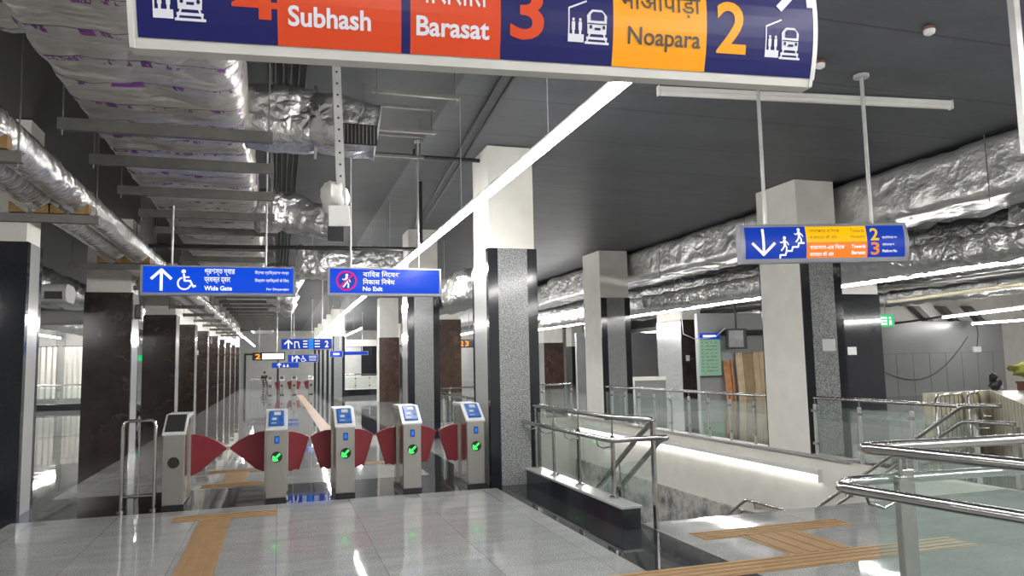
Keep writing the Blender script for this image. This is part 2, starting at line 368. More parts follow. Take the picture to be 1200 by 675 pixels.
# stair void: white right wall over a streaked marble dado, left wall, far wall
wv = MB(); wv.box(7.95, 8.15, 5.9, 19.7, -6, -.001); struct(wv.build('wall_stair_right', 'plaster'))
wv = MB(); wv.box(3.1, 3.3, 6.25, 19.7, -6, -.001); struct(wv.build('wall_stair_left', 'plaster'))
wv = MB(); wv.box(3.3, 7.95, 19.5, 19.7, -6, -.001); struct(wv.build('wall_stair_back', 'plaster'))
wv = MB(); wv.box(3.3, 7.95, 6.05, 6.25, -6, -.001); struct(wv.build('wall_stair_front', 'plaster'))
struct(box('trim_dado', 'dado', None, 7.90, 7.95, 9.4, 19.5, -6, -1.15))
struct(box('floor_lower', 'floor', None, 3.3, 7.95, 6.25, 19.5, -6.2, -6))
struct(MB().box(7.86, 8.12, 9.0, 19.7, 0, .03).build('trim_stair_edge', 'galv_light'))
# stairs
st = MB(); y, z = 6.25, 0.0
pts = [(6.25, 0), (6.55, 0)]
y, z = 6.55, 0.0
for k in range(10): z -= .185; pts.append((y, z)); y += .30; pts.append((y, z))
y = 11.4; pts[-1] = (y, z)
for k in range(18): z -= .185; pts.append((y, z)); y += .30; pts.append((y, z))
pts += [(y, z-.3), (11.3, -2.2), (9.3, -2.2), (6.25, -.4)]
st.prism(pts, 'x', 3.31, 7.9)
stair = struct(st.build('stairs', 'floor'))

# ---------------------------------------------------------------- columns
def column(label, x0, x1, y0, y1, front, side, ztop=3.05, zb=0, white_left=False, strips=True, group=None):
    o = thing('column', label, 'column', ((x0+x1)/2, (y0+y1)/2, 0), 0, group)
    w, d = (x1-x0)/2, (y1-y0)/2
    box('plaster_shaft', 'plaster', o, -w, w, -d, d, zb, CEIL)
    t = .025
    def plates(nm, mats, a0, a1, mk):
        # mk(a,b,mat): one plate from a to b across the face
        L = a1-a0; s = min(.16, L*.2)
        if mats[1] is None: mk(a0, a1, mats[0], nm); return
        mk(a0, a0+s, mats[1], 'edge_strip'); mk(a0+s, a1-s, mats[0], nm); mk(a1-s, a1, mats[1], 'edge_strip')
    e = t if not white_left else 0
    plates('front_panel', front, -w-e, w+t, lambda a, b, m, n: box(n, m, o, a, b, -d-t, -d, 0, ztop))
    plates('back_panel', front, -w-e, w+t, lambda a, b, m, n: box(n, m, o, a, b, d, d+t, 0, ztop))
    def sideplates(sx):
        xa, xb = (w, w+t) if sx > 0 else (-w-t, -w); s = .075
        if side[1] is None: box('side_panel', side[0], o, xa, xb, -d, d, 0, ztop); return
        box('edge_strip', side[1], o, xa, xb, -d, -d+s, 0, ztop); box('side_panel', side[0], o, xa, xb, -d+s, d-s, 0, ztop); box('edge_strip', side[1], o, xa, xb, d-s, d, 0, ztop)
    sideplates(1)
    if not white_left: sideplates(-1)
    return o
ORD = ['first', 'second', 'third', 'fourth', 'fifth', 'sixth', 'seventh', 'eighth', 'ninth', 'tenth', 'eleventh']
cols = {}
LY = [9.45, 15.4, 21.7, 26.5, 31.1, 36.3, 40.6, 45.5, 50.5, 56]
for i, y0 in enumerate(LY):
    lab = ['nearest brown marble column with polished grey side, at the far left edge of the hall',
           'wide brown marble column standing left of the steel barrier rail',
           'brown marble column of the left row with a person sitting against it'][i] if i < 3 else \
          '%s brown marble column from the front in the left row, beyond the turnstiles' % ORD[i]
    cols['L%d' % i] = column(lab, -3.4, -2.65 if i else -2.7, y0, y0+(.75 if i else .5), ('brown', None) if i else ('black_stone', None), ('granite_side', 'black_stone'), 3.0, group='left row of brown columns')
cen = [(9.2, 'grey granite column with black edges rising beside the rightmost turnstile'), (15.4, 'grey granite column with black edges behind the no exit sign')]
CY = [9.2, 15.45, 38.3, 42.3, 46.8, 51.6, 57]
for i, y0 in enumerate(CY):
    lab = cen[i][1] if i < 2 else '%s granite column from the front in the row right of the far gates' % ORD[i]
    x0 = 2.6 if i < 2 else 2.55
    cols['C%d' % i] = column(lab, x0, x0+.62, y0, y0+.78, ('granite', 'black_stone'), ('granite_side', 'black_stone'), 3.03, group='centre row of granite columns')
cols['R0'] = column('large white sided column with granite front behind the stairs sign, standing in the stairwell', 7.95, 8.7, 9.87, 10.9, ('granite', 'black_stone'), ('granite', 'black_stone'), 3.06, 0, True)
cols['R1'] = column('white sided column with granite front at the middle of the far stairwell railing', 7.95, 8.75, 17.6, 18.7, ('granite', 'black_stone'), ('granite', 'black_stone'), 3.16, 0, True)
column('black marble column with a paper notice, right behind the large white column', 14.75, 16.3, 17, 18.3, ('black_stone', None), ('brown', None), 3.25)
column('dark marble column left of the hanging monitor and green wall board', 14.88, 15.75, 25.5, 27.4, ('brown', None), ('granite', None), 3.05)
column('warm brown marble column behind the second granite column', 5.3, 6.1, 25.5, 26.4, ('brown_warm', None), ('brown_warm', None), 3.08)
column('brown marble column left of the second granite column, by the far glass kiosk', 4.1, 4.9, 31.8, 32.6, ('brown_warm', None), ('plaster_grey', None), 2.7)
column('small warm brown column seen between the two white sided columns', 15.2, 16.4, 42, 44.2, ('brown_warm', None), ('granite_side', None), 2.65)
column('narrow dark column right of the small warm brown column', 18.6, 19.4, 46, 47, ('black_stone', None), ('black_stone', None), 2.5)
column('slim granite column behind the far glass kiosk', 5.6, 6.2, 44, 44.6, ('granite_side', 'black_stone'), ('granite_side', 'black_stone'), 2.9)
column('slim grey column rising right of the far glass kiosk door', 8.1, 8.8, 52, 52.6, ('granite_side', 'black_stone'), ('granite_side', 'black_stone'), 2.9)

# ---------------------------------------------------------------- ticket gates
def flap_pts(wide):
    if wide: return [(0, .30), (.08, .33), (.11, .345), (.25, .47), (.41, .60), (.31, .68), (.18, .745), (.08, .775), (0, .785)]
    return [(0, .31), (.03, .285), (.10, .31), (.135, .295), (.20, .50), (.255, .69), (.17, .735), (.08, .76), (0, .765)]
def gate(label, x, y, reader=True, left=None, right=None, group=None, full=True):
    o = thing('ticket_gate', label, 'turnstile', (x, y, 0), 0, group)
    w = .11
    box('plinth', 'black_plastic', o, -w-.005, w+.005, -.005, .76, 0, .05)
    MB().prism([(0, .05), (.75, .05), (.75, .99), (.30, .99), (0, .815)], 'x', -w, w).build('cabinet', 'steel_dull', o, bevel=.006)
    for s in (-1, 1):
        xa = (w, w+.004) if s > 0 else (-w-.004, -w)
        MB().prism([(.03, .07), (.72, .07), (.72, .97), (.31, .97), (.03, .81)], 'x', *xa).build('side_panel', 'steel_side', o)
    MB().prism([(-.012, .815), (-.012, .838), (.29, 1.03), (.76, 1.03), (.76, .992), (.305, .992), (0, .815)], 'x', -w-.012, w+.012).build('lid', 'lid', o, bevel=.004)
    box('flap_housing', 'steel_side', o, -w-.028, w+.028, .40, .50, .06, .97)
    for side, wide in ((-1, left), (1, right)):
        if wide is None: continue
        p = [(side*(w+.02+a), b) for a, b in flap_pts(wide)]
        MB().prism(p, 'y', .42, .47).build('flap', 'red', o, bevel=.008)
    ang = math.atan2(1.03-.838, .302)
    def slope(xa, xb, t0, t1, h0, h1):
        # a slab lying on the sloping lid: t along the slope, h above it
        d = Vector((0, math.cos(ang), math.sin(ang))); n = Vector((0, -math.sin(ang), math.cos(ang))); b0 = Vector((0, -.012, .838))
        q = []
        for h in (h0, h1):
            for (xx, t) in ((xa, t0), (xb, t0), (xb, t1), (xa, t1)):
                v = b0+d*t+n*h; q.append((xx, v.y, v.z))
        m_ = MB(); m_.v = q
        for fc in ((3, 2, 1, 0), (4, 5, 6, 7), (0, 1, 5, 4), (1, 2, 6, 5), (2, 3, 7, 6), (3, 0, 4, 7)): m_.f.append(fc); m_.m.append(0)
        return m_
    if reader:
        rd = slope(-.085, .085, .045, .33, 0, .022).build('card_reader', 'reader_blue', o, bevel=.008)
        slope(-.03, .045, .235, .295, .022, .026).build('screen', 'screen', rd)
        slope(-.05, .0, .14, .18, .022, .026).build('card_slot', 'screen', rd)
        slope(.03, .065, .13, .20, .022, .027).build('button_pad', 'blue_sticker', rd)
        slope(-.06, .0, .075, .085, .022, .026).build('light_bar', 'screen', rd)
        box('symbol_plate', 'blue_sticker', o, -.025, .032, -.006, 0, .665, .755)
        box('symbol_mark', 'b_cyan', o, -.010, .018, -.009, -.006, .69, .735)
        dz = .515
        dm = MB(); dm.prism(arc(0.005, dz, .062, 0, 360, 24)[:-1], 'y', -.008, 0); dm.build('arrow_disc', 'black_plastic', o)
        am = MB()
        def seg(p0, p1, th=.011):
            a, b = Vector(p0), Vector(p1); n = Vector((-(b-a).y, (b-a).x)).normalized()*th
            am.prism([tuple(a+n), tuple(a-n), tuple(b-n), tuple(b+n)], 'y', -.012, -.008)
        seg((.040, dz+.036), (-.028, dz-.030)); seg((-.033, dz-.035), (.018, dz-.035)); seg((-.033, dz-.035), (-.033, dz+.014))
        am.build('arrow', 'arrow_green', o)
    else:
        slope(-.10, .10, .03, .345, 0, .006).build('blank_top', 'dark_panel', o)
        MB().prism(arc(0, .515, .062, 0, 360, 24)[:-1], 'y', -.008, 0).build('arrow_disc', 'black_plastic', o)
    return o
gate('turnstile without card reader, blank dark top, next to the steel barrier rail', -1.10, 9.15, False, None, True, 'front ticket gates')
gate('turnstile with lit green arrow on the right of the wide lane', -.01, 9.15, True, True, False, 'front ticket gates')
gate('middle turnstile of the front five, second with a lit green arrow from the left', .77, 9.15, True, False, False, 'front ticket gates')
gate('turnstile with lit green arrow between the middle one and the last by the granite column', 1.57, 9.15, True, False, False, 'front ticket gates')
gate('turnstile with lit green arrow standing next to the granite column', 2.37, 9.15, True, False, None, 'front ticket gates')
for k, (x, l, rr) in enumerate([(-.42, None, None), (.2, False, None), (.85, False, False), (1.75, False, None)]):
    gate('%s turnstile from the left in the far gate line at the hall end' % ORD[k], x, 43, False, l, rr, 'far ticket gates')

# steel barrier rail left of the gates
b = thing('barrier_rail', 'stainless steel tube barrier left of the blank turnstile', 'barrier', (-1.465, 9.25, 0))
fr = MB(); p = [(-.165, 0, 0), (-.165, 0, .92), (-.15, 0, .965), (-.12, 0, .985), (.12, 0, .985), (.15, 0, .965), (.165, 0, .92), (.165, 0, 0)]
fr.tube(p, .02, 10); fr.build('frame', 'steel', b, smooth=50)
rod('lower_rail', 'steel', b, (-.165, 0, .16), (.165, 0, .16), .017); rod('upright', 'steel', b, (0, 0, .16), (0, 0, .985), .01)
for s in (-1, 1): MB().tube([(.165*s, 0, 0), (.165*s, 0, .012)], .045, 14).build('base_plate', 'steel', b, smooth=50)
b = thing('barrier_rail', 'small dark barrier left of the far gate line', 'barrier', (-1.05, 43.3, 0))
fr = MB(); fr.tube([(-.35, 0, 0), (-.35, 0, .9), (.35, 0, .9), (.35, 0, 0)], .025, 8); fr.build('frame', 'steel_dull', b, smooth=50)
for k in range(3): rod('upright', 'steel_dull', b, (-.17+.17*k, 0, .15), (-.17+.17*k, 0, .9), .012)
rod('lower_rail', 'steel_dull', b, (-.35, 0, .15), (.35, 0, .15), .017)

# ---------------------------------------------------------------- hanging signs
def glyphs(body, bold=0.0):
    cu = bpy.data.curves.new('text', 'FONT'); cu.body = body; cu.size = 1; cu.offset = bold; cu.resolution_u = 4; cu.fill_mode = 'FRONT'
    o = bpy.data.objects.new('text', cu); C.objects.link(o); dg = bpy.context.evaluated_depsgraph_get(); dg.update()
    me = bpy.data.meshes.new_from_object(o.evaluated_get(dg)); bpy.data.objects.remove(o); bpy.data.curves.remove(cu)
    v = [(p.co.x, p.co.y) for p in me.vertices]; fc = [tuple(q.vertices) for q in me.polygons]; bpy.data.meshes.remove(me)
    return v, fc
class G:
    """flat artwork in a sign's x-z plane"""
    def __init__(s): s.v = []; s.f = []
    def poly(s, pts): b = len(s.v); s.v += list(pts); s.f.append(tuple(range(b, b+len(pts)))); return s
    def rect(s, x0, x1, z0, z1): return s.poly([(x0, z0), (x1, z0), (x1, z1), (x0, z1)])
    def circ(s, x, z, rad, n=20): return s.poly(arc(x, z, rad, 0, 360, n)[:-1])
    def ring(s, x, z, r0, r1, a0=0, a1=360, n=28):
        A, B = arc(x, z, r0, a0, a1, n), arc(x, z, r1, a0, a1, n)
        for i in range(n): s.poly([A[i], B[i], B[i+1], A[i+1]])
        return s
    def line(s, pts, t):
        for a, b in zip(pts, pts[1:]):
            a, b = Vector(a), Vector(b); d = (b-a).normalized(); n = Vector((-d.y, d.x))*t/2; e = d*t*.25
            s.poly([tuple(a-e+n), tuple(a-e-n), tuple(b+e-n), tuple(b+e+n)])
        return s
    def text(s, body, x, z, width=None, height=None, bold=.0, align='l', size=None):
        v, fc = glyphs(body, bold)
        if not v: return s
        xs = [p[0] for p in v]; zs = [p[1] for p in v]; x0, x1, z0, z1 = min(xs), max(xs), min(zs), max(zs)
        kx = width/(x1-x0) if width else size; kz = height/(z1-z0) if height else size
        if width and not height: kz = kx
        if height and not width: kx = kz
        ox = {'l': 0, 'c': -(x1-x0)/2, 'r': -(x1-x0)}[align]; b = len(s.v); zo = z0 if size is None else 0
        s.v += [(x+(p[0]-x0+ox)*kx, z+(p[1]-zo)*kz) for p in v]; s.f += [tuple(b+i for i in q) for q in fc]; return s
    def add(s, o, x=0, z=0, k=1):
        b = len(s.v); s.v += [(x+p[0]*k, z+p[1]*k) for p in o.v]; s.f += [tuple(b+i for i in q) for q in o.f]; return s
class T(list):
    def text(s, *a): s.append(a)
class Sign:
    def __init__(s, label, x, y, z, w, h, rz, bulge, depth, house, band=.03, cat='sign', group=None, rods=(), rod_mat='galv_light', rr=.012):
        s.o = thing('hanging_sign', label, cat, (x, y, z), rz, group); s.w, s.h, s.bu, s.d, s.band = w, h, bulge, depth, band
        n = 12; zz = [h*i/n for i in range(n+1)]
        prof = [(s.yf(q), q) for q in zz]+[(-s.yf(q), q) for q in reversed(zz)]
        MB().prism(prof, 'x', -w/2, w/2).build('housing', house, s.o, smooth=30)
        ins = [((a*1.0), q) for a, q in [(s.yf(q)-.004, q) for q in zz]+[(-s.yf(q)+.004, q) for q in reversed(zz)]]
        for sx in (-1, 1): MB().prism(ins, 'x', *sorted((sx*w/2, sx*(w/2+.012)))).build('end_cap', house, s.o, smooth=30)
        for rx in rods: 
            if isinstance(rx, tuple): MB().tube([(rx[0], 0, h-.02), (rx[0], 0, rx[1]-z)], rr, 8).build('hanger_rod', rod_mat, s.o, smooth=50); continue
            MB().tube([(rx, 0, h-.02), (rx, 0, CEIL-z-.01)], rr, 8).tube([(rx, 0, CEIL-z-.03), (rx, 0, CEIL-z)], rr*4, 8).build('hanger_rod', rod_mat, s.o, smooth=50)
    def yf(s, z): return -(s.d/2+s.bu*(1-(2*z/s.h-1)**2))
    def art(s, name, g, mat, layer=1, parent=None):
        if isinstance(g, T): return [s.art(name, G().text(*a), mat, layer, parent) for a in g]
        bm = bmesh.new()
        vs = [bm.verts.new((p[0], 0, p[1])) for p in g.v]
        for q in g.f:
            try: bm.faces.new([vs[i] for i in q])
            except Exception: pass
        if s.bu:
            for k in range(1, 14):
                bmesh.ops.bisect_plane(bm, geom=bm.verts[:]+bm.edges[:]+bm.faces[:], plane_co=(0, 0, s.h*k/14), plane_no=(0, 0, 1))
        for v in bm.verts: v.co.y = s.yf(v.co.z)-.0022*layer-.001
        me = bpy.data.meshes.new(name); bm.to_mesh(me); bm.free(); me.materials.append(M[mat])
        o = bpy.data.objects.new(name, me); C.objects.link(o); o.parent = parent or s.o; return o
    def panel(s, name, x0, x1, z0, z1, mat): return s.art(name, G().rect(x0, x1, z0, z1), mat, 1)

def g_arrow_up(t=.13):
    g = G(); g.line([(0, -.5), (0, .45)], t); g.line([(-.42, .04), (0, .46), (.42, .04)], t); return g
def g_wheel():
    g = G(); g.circ(-.08, .40, .10); g.line([(-.07, .26), (-.03, -.06), (.22, -.06), (.36, -.34), (.46, -.30)], .09); g.line([(-.06, .12), (.17, .12)], .07)
    g.ring(-.04, -.18, .25, .33, 110, 345, 22); return g
def g_walk():
    g = G(); g.circ(.02, .40, .105); g.line([(.0, .24), (.02, -.05)], .17); g.line([(.02, -.06), (.14, -.26), (.12, -.48)], .1); g.line([(.0, -.06), (-.08, -.28), (-.22, -.44)], .1)
    g.line([(.0, .22), (-.18, .06), (-.28, .12)], .07); g.line([(.02, .22), (.2, .06), (.26, -.08)], .07); return g
def g_train():
    w, d = G(), G()
    w.poly([(-.02, .02), (.48, .02), (.5, .38), (.44, .44), (.36, .5), (.1, .5), (.02, .44), (-.04, .38)])
    d.poly([(.06, .28), (.42, .28), (.42, .40), (.36, .45), (.12, .45), (.06, .40)]); d.circ(.06, .15, .04, 10); d.circ(.41, .15, .04, 10); d.rect(.16, .32, .09, .14); d.rect(-.02, .48, .205, .225)
    w.line([(-.04, -.06), (.5, -.06)], .05); w.line([(.04, .02), (-.04, -.14)], .04); w.line([(.42, .02), (.5, -.14)], .04); w.line([(-.08, -.15), (.55, -.15)], .045)
    w.line([(-.52, -.12), (-.52, .5), (-.05, .66)], .035); w.rect(-.54, -.12, -.15, 0)
    for q in (-.40, -.22): w.circ(q, .28, .035, 10); w.rect(q-.045, q+.045, .08, .24); w.rect(q-.03, q+.03, 0, .08)
    return w, d
def g_stairs():
    g = G()
    sp = [(-.5, -.5)]
    for k in range(4): sp += [(-.5+.26*k, -.38+.16*k), (-.28+.26*k, -.38+.16*k)]
    g.line(sp, .07); g.add(g_walk(), -.32, .08, .62); g.add(g_walk(), .3, .42, .62); return g

# wide gate sign and no exit sign, above the gates
s = Sign('blue hanging sign with arrow, wheelchair and Wide Gate over the wide lane', -.65, 9.2, 2.385, 1.65, .345, 0, .012, .10, 'sign_grey', rods=((-.52, 3.43), .5), group=None)
s.panel('face_panel', -.81, .81, .03, .325, 'b_blue')
s.art('arrow', G().add(g_arrow_up(), -.62, .178, .24), 'b_white', 2)
s.art('wheelchair_symbol', G().add(g_wheel(), -.37, .178, .235), 'b_white', 2)
g = T(); g.text('প্রশস্ত দ্বার', -.17, .225, .33, .085, .012); g.text('प्रशस्त द्वार', -.17, .135, .28, .075, .012); g.text('Wide Gate', -.17, .055, .30, .055, .03)
s.art('large_lettering', g, 'b_white', 2)
g = T(); g.text('িবেশষ ব্যিক্তেদর জন্য', .76, .24, .38, .055, .005, 'r'); g.text('िदव्यांग व्यिक्तयों के िलए', .76, .15, .38, .05, .005, 'r'); g.text('For Divyangjan', .76, .055, .25, .035, .015, 'r')
s.art('small_lettering', g, 'b_white', 2)
s = Sign('blue hanging sign reading No Exit with a crossed out walking figure', 1.255, 9.2, 2.395, 1.37, .345, 0, .012, .10, 'sign_grey', rods=(-.42, .42))
s.panel('face_panel', -.67, .67, .03, .325, 'b_blue')
s.art('ban_disc', G().circ(-.475, .178, .105, 32), 'b_deep', 2)
s.art('walking_figure', G().add(g_walk(), -.475, .178, .17), 'b_white', 3)
g = G(); g.ring(-.475, .178, .102, .122, 0, 360, 40); g.line([(-.545, .108), (-.405, .248)], .02); s.art('ban_ring', g, 'b_pink', 4)
g = T(); g.text('বািহর িনেষধ', -.28, .225, .45, .082, .012); g.text('िनकास िनषेध', -.28, .135, .39, .075, .012); g.text('No Exit', -.28, .055, .24, .055, .03)
s.art('lettering', g, 'b_white', 2)
# platform sign at the stairs
s = Sign('blue, yellow and orange sign with down arrow and stairs symbol, over the stairwell', 5.17, 6.07, 2.47, 1.65, .385, -.27, .035, .09, 'sign_grey', rods=(-.56, .52), rr=.02)
Z0, Z1 = .04, .355
s.panel('arrow_panel', -.80, -.19, Z0, Z1, 'b_deep'); s.panel('number_panel', .42, .80, Z0, Z1, 'b_deep')
s.panel('yellow_panel', -.19, .42, .195, Z1, 'b_yellow'); s.panel('orange_panel', -.19, .42, Z0, .195, 'b_orange')
g = G().add(g_arrow_up(.10), 0, 0, 1); g.v = [(p[0], -p[1]) for p in g.v]; s.art('arrow', G().add(g, -.62, .20, .26), 'b_white', 2)
s.art('stairs_symbol', G().add(g_stairs(), -.335, .165, .24), 'b_white', 2)
g = T(); g.text('েনায়াপাড়া-র িদেক', -.16, .285, .31, .048); g.text('नोआपाड़ा की ओर', -.16, .22, .28, .045); g.text('Towards', .40, .29, .14, .036, 0, 'r'); g.text('Noapara', .40, .225, .14, .036, 0, 'r')
s.art('dark_lettering', g, 'b_ink', 2)
g = T(); g.text('বারাসাত-এর িদেক', -.16, .125, .35, .048, .01); g.text('बारासात की ओर', -.16, .058, .24, .045, .01); g.text('Towards', .40, .13, .14, .036, .02, 'r'); g.text('Barasat', .40, .07, .14, .036, .02, 'r')
g.text('প্ল্যাটফর্ম নং', .57, .215, .15, .035, .005); g.text('प्लेटफार्म नं', .57, .145, .12, .032, .005); g.text('Platform No.', .57, .085, .15, .028, .02)
s.art('white_lettering', g, 'b_white', 2)
s.art('numeral', G().text('2', .455, .205, .085, .125, .02), 'b_yellow', 2); s.art('numeral', G().text('3', .455, .062, .085, .125, .02), 'b_orange', 2)
# big platform sign right over the camera
s = Sign('large navy, orange and amber platform sign reading Subhash, Barasat and Noapara', .625, 1.985, 2.385, 1.964, .46, -.062, .05, .045, 'alu', rods=(-.75, .75), rr=.018)
BIG = s
s.o.rotation_euler = (0, -.018, -.062)
ZB, ZT = .024, .436
s.panel('navy_panel', -.972, -.632, ZB, ZT, 's_navy'); s.panel('orange_panel', -.632, -.308, ZB, ZT, 's_orange'); s.panel('navy_panel', -.308, -.283, ZB, ZT, 's_navy')
s.panel('orange_panel', -.283, -.029, ZB, ZT, 's_orange'); s.panel('navy_panel', -.029, .310, ZB, ZT, 's_navy'); s.panel('amber_panel', .310, .612, ZB, ZT, 's_yellow'); s.panel('navy_panel', .612, .985, ZB, ZT, 's_navy')
def train_art(x, z, k):
    w_, d_ = g_train()
    for q in (w_, d_): q.v = [(p[0]*.8, p[1]) for p in q.v]
    t = s.art('train_symbol', G().add(w_, x, z, k), 's_white', 2); s.art('train_window', G().add(d_, x, z, k), 's_navy', 3, t)
train_art(-.872, .092, .143); train_art(.232, .103, .143); train_art(.872, .097, .14)
s.art('numeral', G().text('4', -.745, .083, .115, .09, .02), 's_orange', 2)
s.art('numeral', G().text('3', -.002, .078, .10, .155, .02), 's_orange', 2)
s.art('numeral', G().text('2', .645, .078, .10, .155, .02), 's_yellow', 2)
ga = g_arrow_up(.15); c_, s_ = math.cos(R(-45)), math.sin(R(-45)); ga.v = [(p[0]*c_-p[1]*s_, p[0]*s_+p[1]*c_) for p in ga.v]
s.art('arrow', G().add(ga, .92, .285, .16), 's_white', 2)
g = T(); g.text('Subhash', -.605, .072, .215, .052, .025); g.text('Kavi', -.605, .148, .115, .052, .025); g.text('किव सुभाष', -.605, .235, .25, .065, .01); g.text('কিব সুভাষ', -.605, .335, .25, .065, .01)
g.text('Barasat', -.267, .070, .205, .052, .025); g.text('बारासात', -.267, .155, .20, .075, .01); g.text('বারাসাত', -.267, .285, .20, .075, .01)
s.art('white_lettering', g, 's_white', 2)
g = T(); g.text('Noapara', .356, .070, .235, .066, .012); g.text('नोआपाड़ा', .336, .172, .255, .078, .006); g.text('েনায়াপাড়া', .336, .29, .255, .08, .006)
s.art('dark_lettering', g, 's_ink', 2)
s.panel('end_trim', .985, .998, .02, .45, 's_white')

def far_sign(label, x, y, z, w, h, items, house='sign_grey', face='b_deep', rods=None):
    q = Sign(label, x, y, z, w, h, 0, .005, .09, house, rods=rods or (-w*.3, w*.3)); q.panel('face_panel', -w/2+.02, w/2-.02, .02, h-.015, face)
    for nm, g_, mt in items: q.art(nm, g_, mt, 2)
    return q
g = G(); g.line([(-.12, .06), (-.12, .25)], .03); g.line([(-.12, .25), (-.02, .25), (.02, .06)], .03)
def bars(x0, x1): 
    q = G()
    for zz in (.07, .15, .23): q.rect(x0, x1, zz, zz+.03)
    return q
far_sign('blue sign with up arrow over the hall, nearest of the far group of three', .77, 22, 2.02, 1.42, .32, [('arrow', G().add(g_arrow_up(.16), -.5, .16, .24), 'b_white'), ('gate_symbol', G().add(g, -.22, 0, .9), 'b_white'), ('lettering', bars(-.1, .02), 'b_white'), ('lettering', bars(.22, .36), 'b_white'), ('numeral', G().text('2', .5, .06, .1, .19, .02), 'b_white'), ('blue_field', G().rect(.05, .18, .02, .30), 'b_cyan')])
g = G().add(g_arrow_up(.18), -.25, .16, .26).rect(-.45, -.40, .05, .27).add(g_wheel(), .02, .16, .26)
for zz in (.08, .17, .24): g.rect(.25, .55, zz, zz+.025)
far_sign('blue sign with arrow and wheelchair behind the batten, middle of the far three', 1.0, 33, 1.72, 1.25, .34, [('lettering', g, 'b_white')])
g = G().add(g_arrow_up(.18), -.35, .16, .24)
for xx in (-.15, .05): g.poly([(xx, .06), (xx+.14, .06), (xx+.07, .24)])
far_sign('smallest and lowest of the far blue signs, near the end wall', .4, 45, 1.48, 1.5, .32, [('lettering', g, 'b_white')])
q = far_sign('orange numeral 2 beside a white lit panel hanging above the left hall end', -.42, 36, 1.86, 1.4, .36, [('numeral', G().text('2', -.58, .06, .22, .24, .03), 'led_orange'), ('lit_field', G().rect(-.28, .66, .05, .31), 'led_white')], 'black_plastic', 'black_plastic', ((-.42, 3.44), .35))
q = far_sign('orange lit number display between the granite columns', 7.35, 30, 2.18, .7, .34, [('numeral', G().text('2', -.2, .06, .15, .22, .03).text('3', .02, .06, .15, .22, .03), 'led_orange')], 'black_plastic', 'black_plastic')
g = G()
for xx in (-.8, -.3, .2): g.rect(xx, xx+.3, .1, .2)
far_sign('dark blue sign hanging over the far glass kiosk', 3.9, 41, 2.1, 1.5, .2, [('lettering', g, 'b_blue')])
far_sign('short blue sign left of the dark sign over the kiosk', 2.62, 36.2, 1.95, .6, .3, [('lettering', G().rect(-.15, .15, .1, .2), 'b_white')], 'sign_grey', 'b_blue')
q = Sign('green lit exit sign right of the black marble column', 18.45, 19, 2.4, .62, .42, 0, .004, .08, 'sign_grey', rods=(0,)); q.panel('face_panel', -.29, .29, .02, .40, 'green_exit')
q.art('lettering', G().rect(-.22, .02, .08, .14).rect(-.22, .02, .17, .23).rect(-.22, .02, .27, .33).rect(.10, .2, .08, .22).rect(.1, .18, .26, .33), 'b_white', 2)
q = Sign('green lit exit sign beyond the wide brown column on the left', -5.75, 37, 1.93, .6, .3, 0, .004, .08, 'sign_grey', rods=(0,)); q.panel('face_panel', -.28, .28, .02, .28, 'green_exit')

# ---------------------------------------------------------------- batten lights
def batten(label, p0, p1, lit=True, hang=True, wires=3, end_loop=False, group=None, k=1.0, diff=None):
    p0, p1 = Vector(p0), Vector(p1); d = p1-p0; L = d.length; rz = math.atan2(d.y, d.x)
    o = thing('batten_light', label, 'light', p0, rz, group)
    MB().prism([(-.022, .03), (-.022, .062), (-.014, .075), (.014, .075), (.022, .062), (.022, .03)], 'x', 0, L).build('housing', 'white_metal', o)
    MB().prism([(-.028, .03), (-.030, .012), (-.026, -.012), (-.014, -.024), (.014, -.024), (.026, -.012), (.030, .012), (.028, .03)], 'x', .01, L-.01).build('diffuser', diff or ('lit' if lit else 'unlit'), o)
    for e in (-.012, L): box('end_cap', 'white_metal', o, e, e+.012, -.034, .034, -.026, .077)
    if hang:
        for i in range(wires):
            xx = L*(i+.5)/wires if wires > 1 else L/2
            rod('suspension_wire', 'galv_light', o, (xx, 0, .07), (xx, 0, CEIL-p0.z), .004, 6)
    if end_loop:
        pts = [(-.005+.07*math.sin(a)*-1, .05+.07-.07*math.cos(a), .02) for a in [R(q) for q in range(0, 260, 20)]]
        MB().tube([(0.01, 0, .04)]+[(-.09*math.sin(R(q)), -.09+.09*math.cos(R(q)), .05+.0004*q) for q in range(0, 250, 18)], .011, 8).build('power_lead', 'white_cable', o, smooth=60)
    return o
batten('long lit batten running down the hall from behind the big platform sign', (1.84, 3.55, 3.1), (1.86, 25, 3.1), wires=8, end_loop=True)
batten('lit batten continuing down the hall beyond the no exit sign to the far end', (1.88, 25.6, 3.1), (2.1, 48, 3.1), wires=6)
batten('lit batten hung right of the white columns, longest on the right side', (12.2, 7.2, 3.1), (12.3, 40, 3.1), wires=10)
batten('short lit batten between the granite column and the middle white column', (8.68, 20.4, 3.057), (8.72, 28.2, 3.057), wires=3)
batten('lit batten behind the dark marble pillar left of the monitor', (20.65, 36, 3.1), (20.65, 43, 3.1), wires=2)
batten('lit batten along the left side hall, seen between the two leftmost columns', (-9.4, 26, 3.1), (-9.75, 39.5, 3.1), wires=5)
batten('lit batten deep in the left side hall right of the wide brown column', (-6.72, 36.6, 2.58), (-6.72, 39.8, 2.58), wires=3)
batten('short lit batten at the hall end right of the far blue signs', (3.9, 52.5, 3.0), (5.3, 52.5, 3.0), wires=2)
batten('lit batten seen in the gap left of the big granite column, upper of two', (8.68, 32.5, 2.96), (8.74, 41, 2.96), wires=3)
batten('lit batten seen in the gap left of the big granite column, lower of two', (14.2, 48, 3.0), (14.2, 62, 3.0), wires=3)
batten('lit batten above the grey panel wall at the right edge', (16.9, 12.0, 2.62), (19.3, 17.6, 2.62), wires=1)
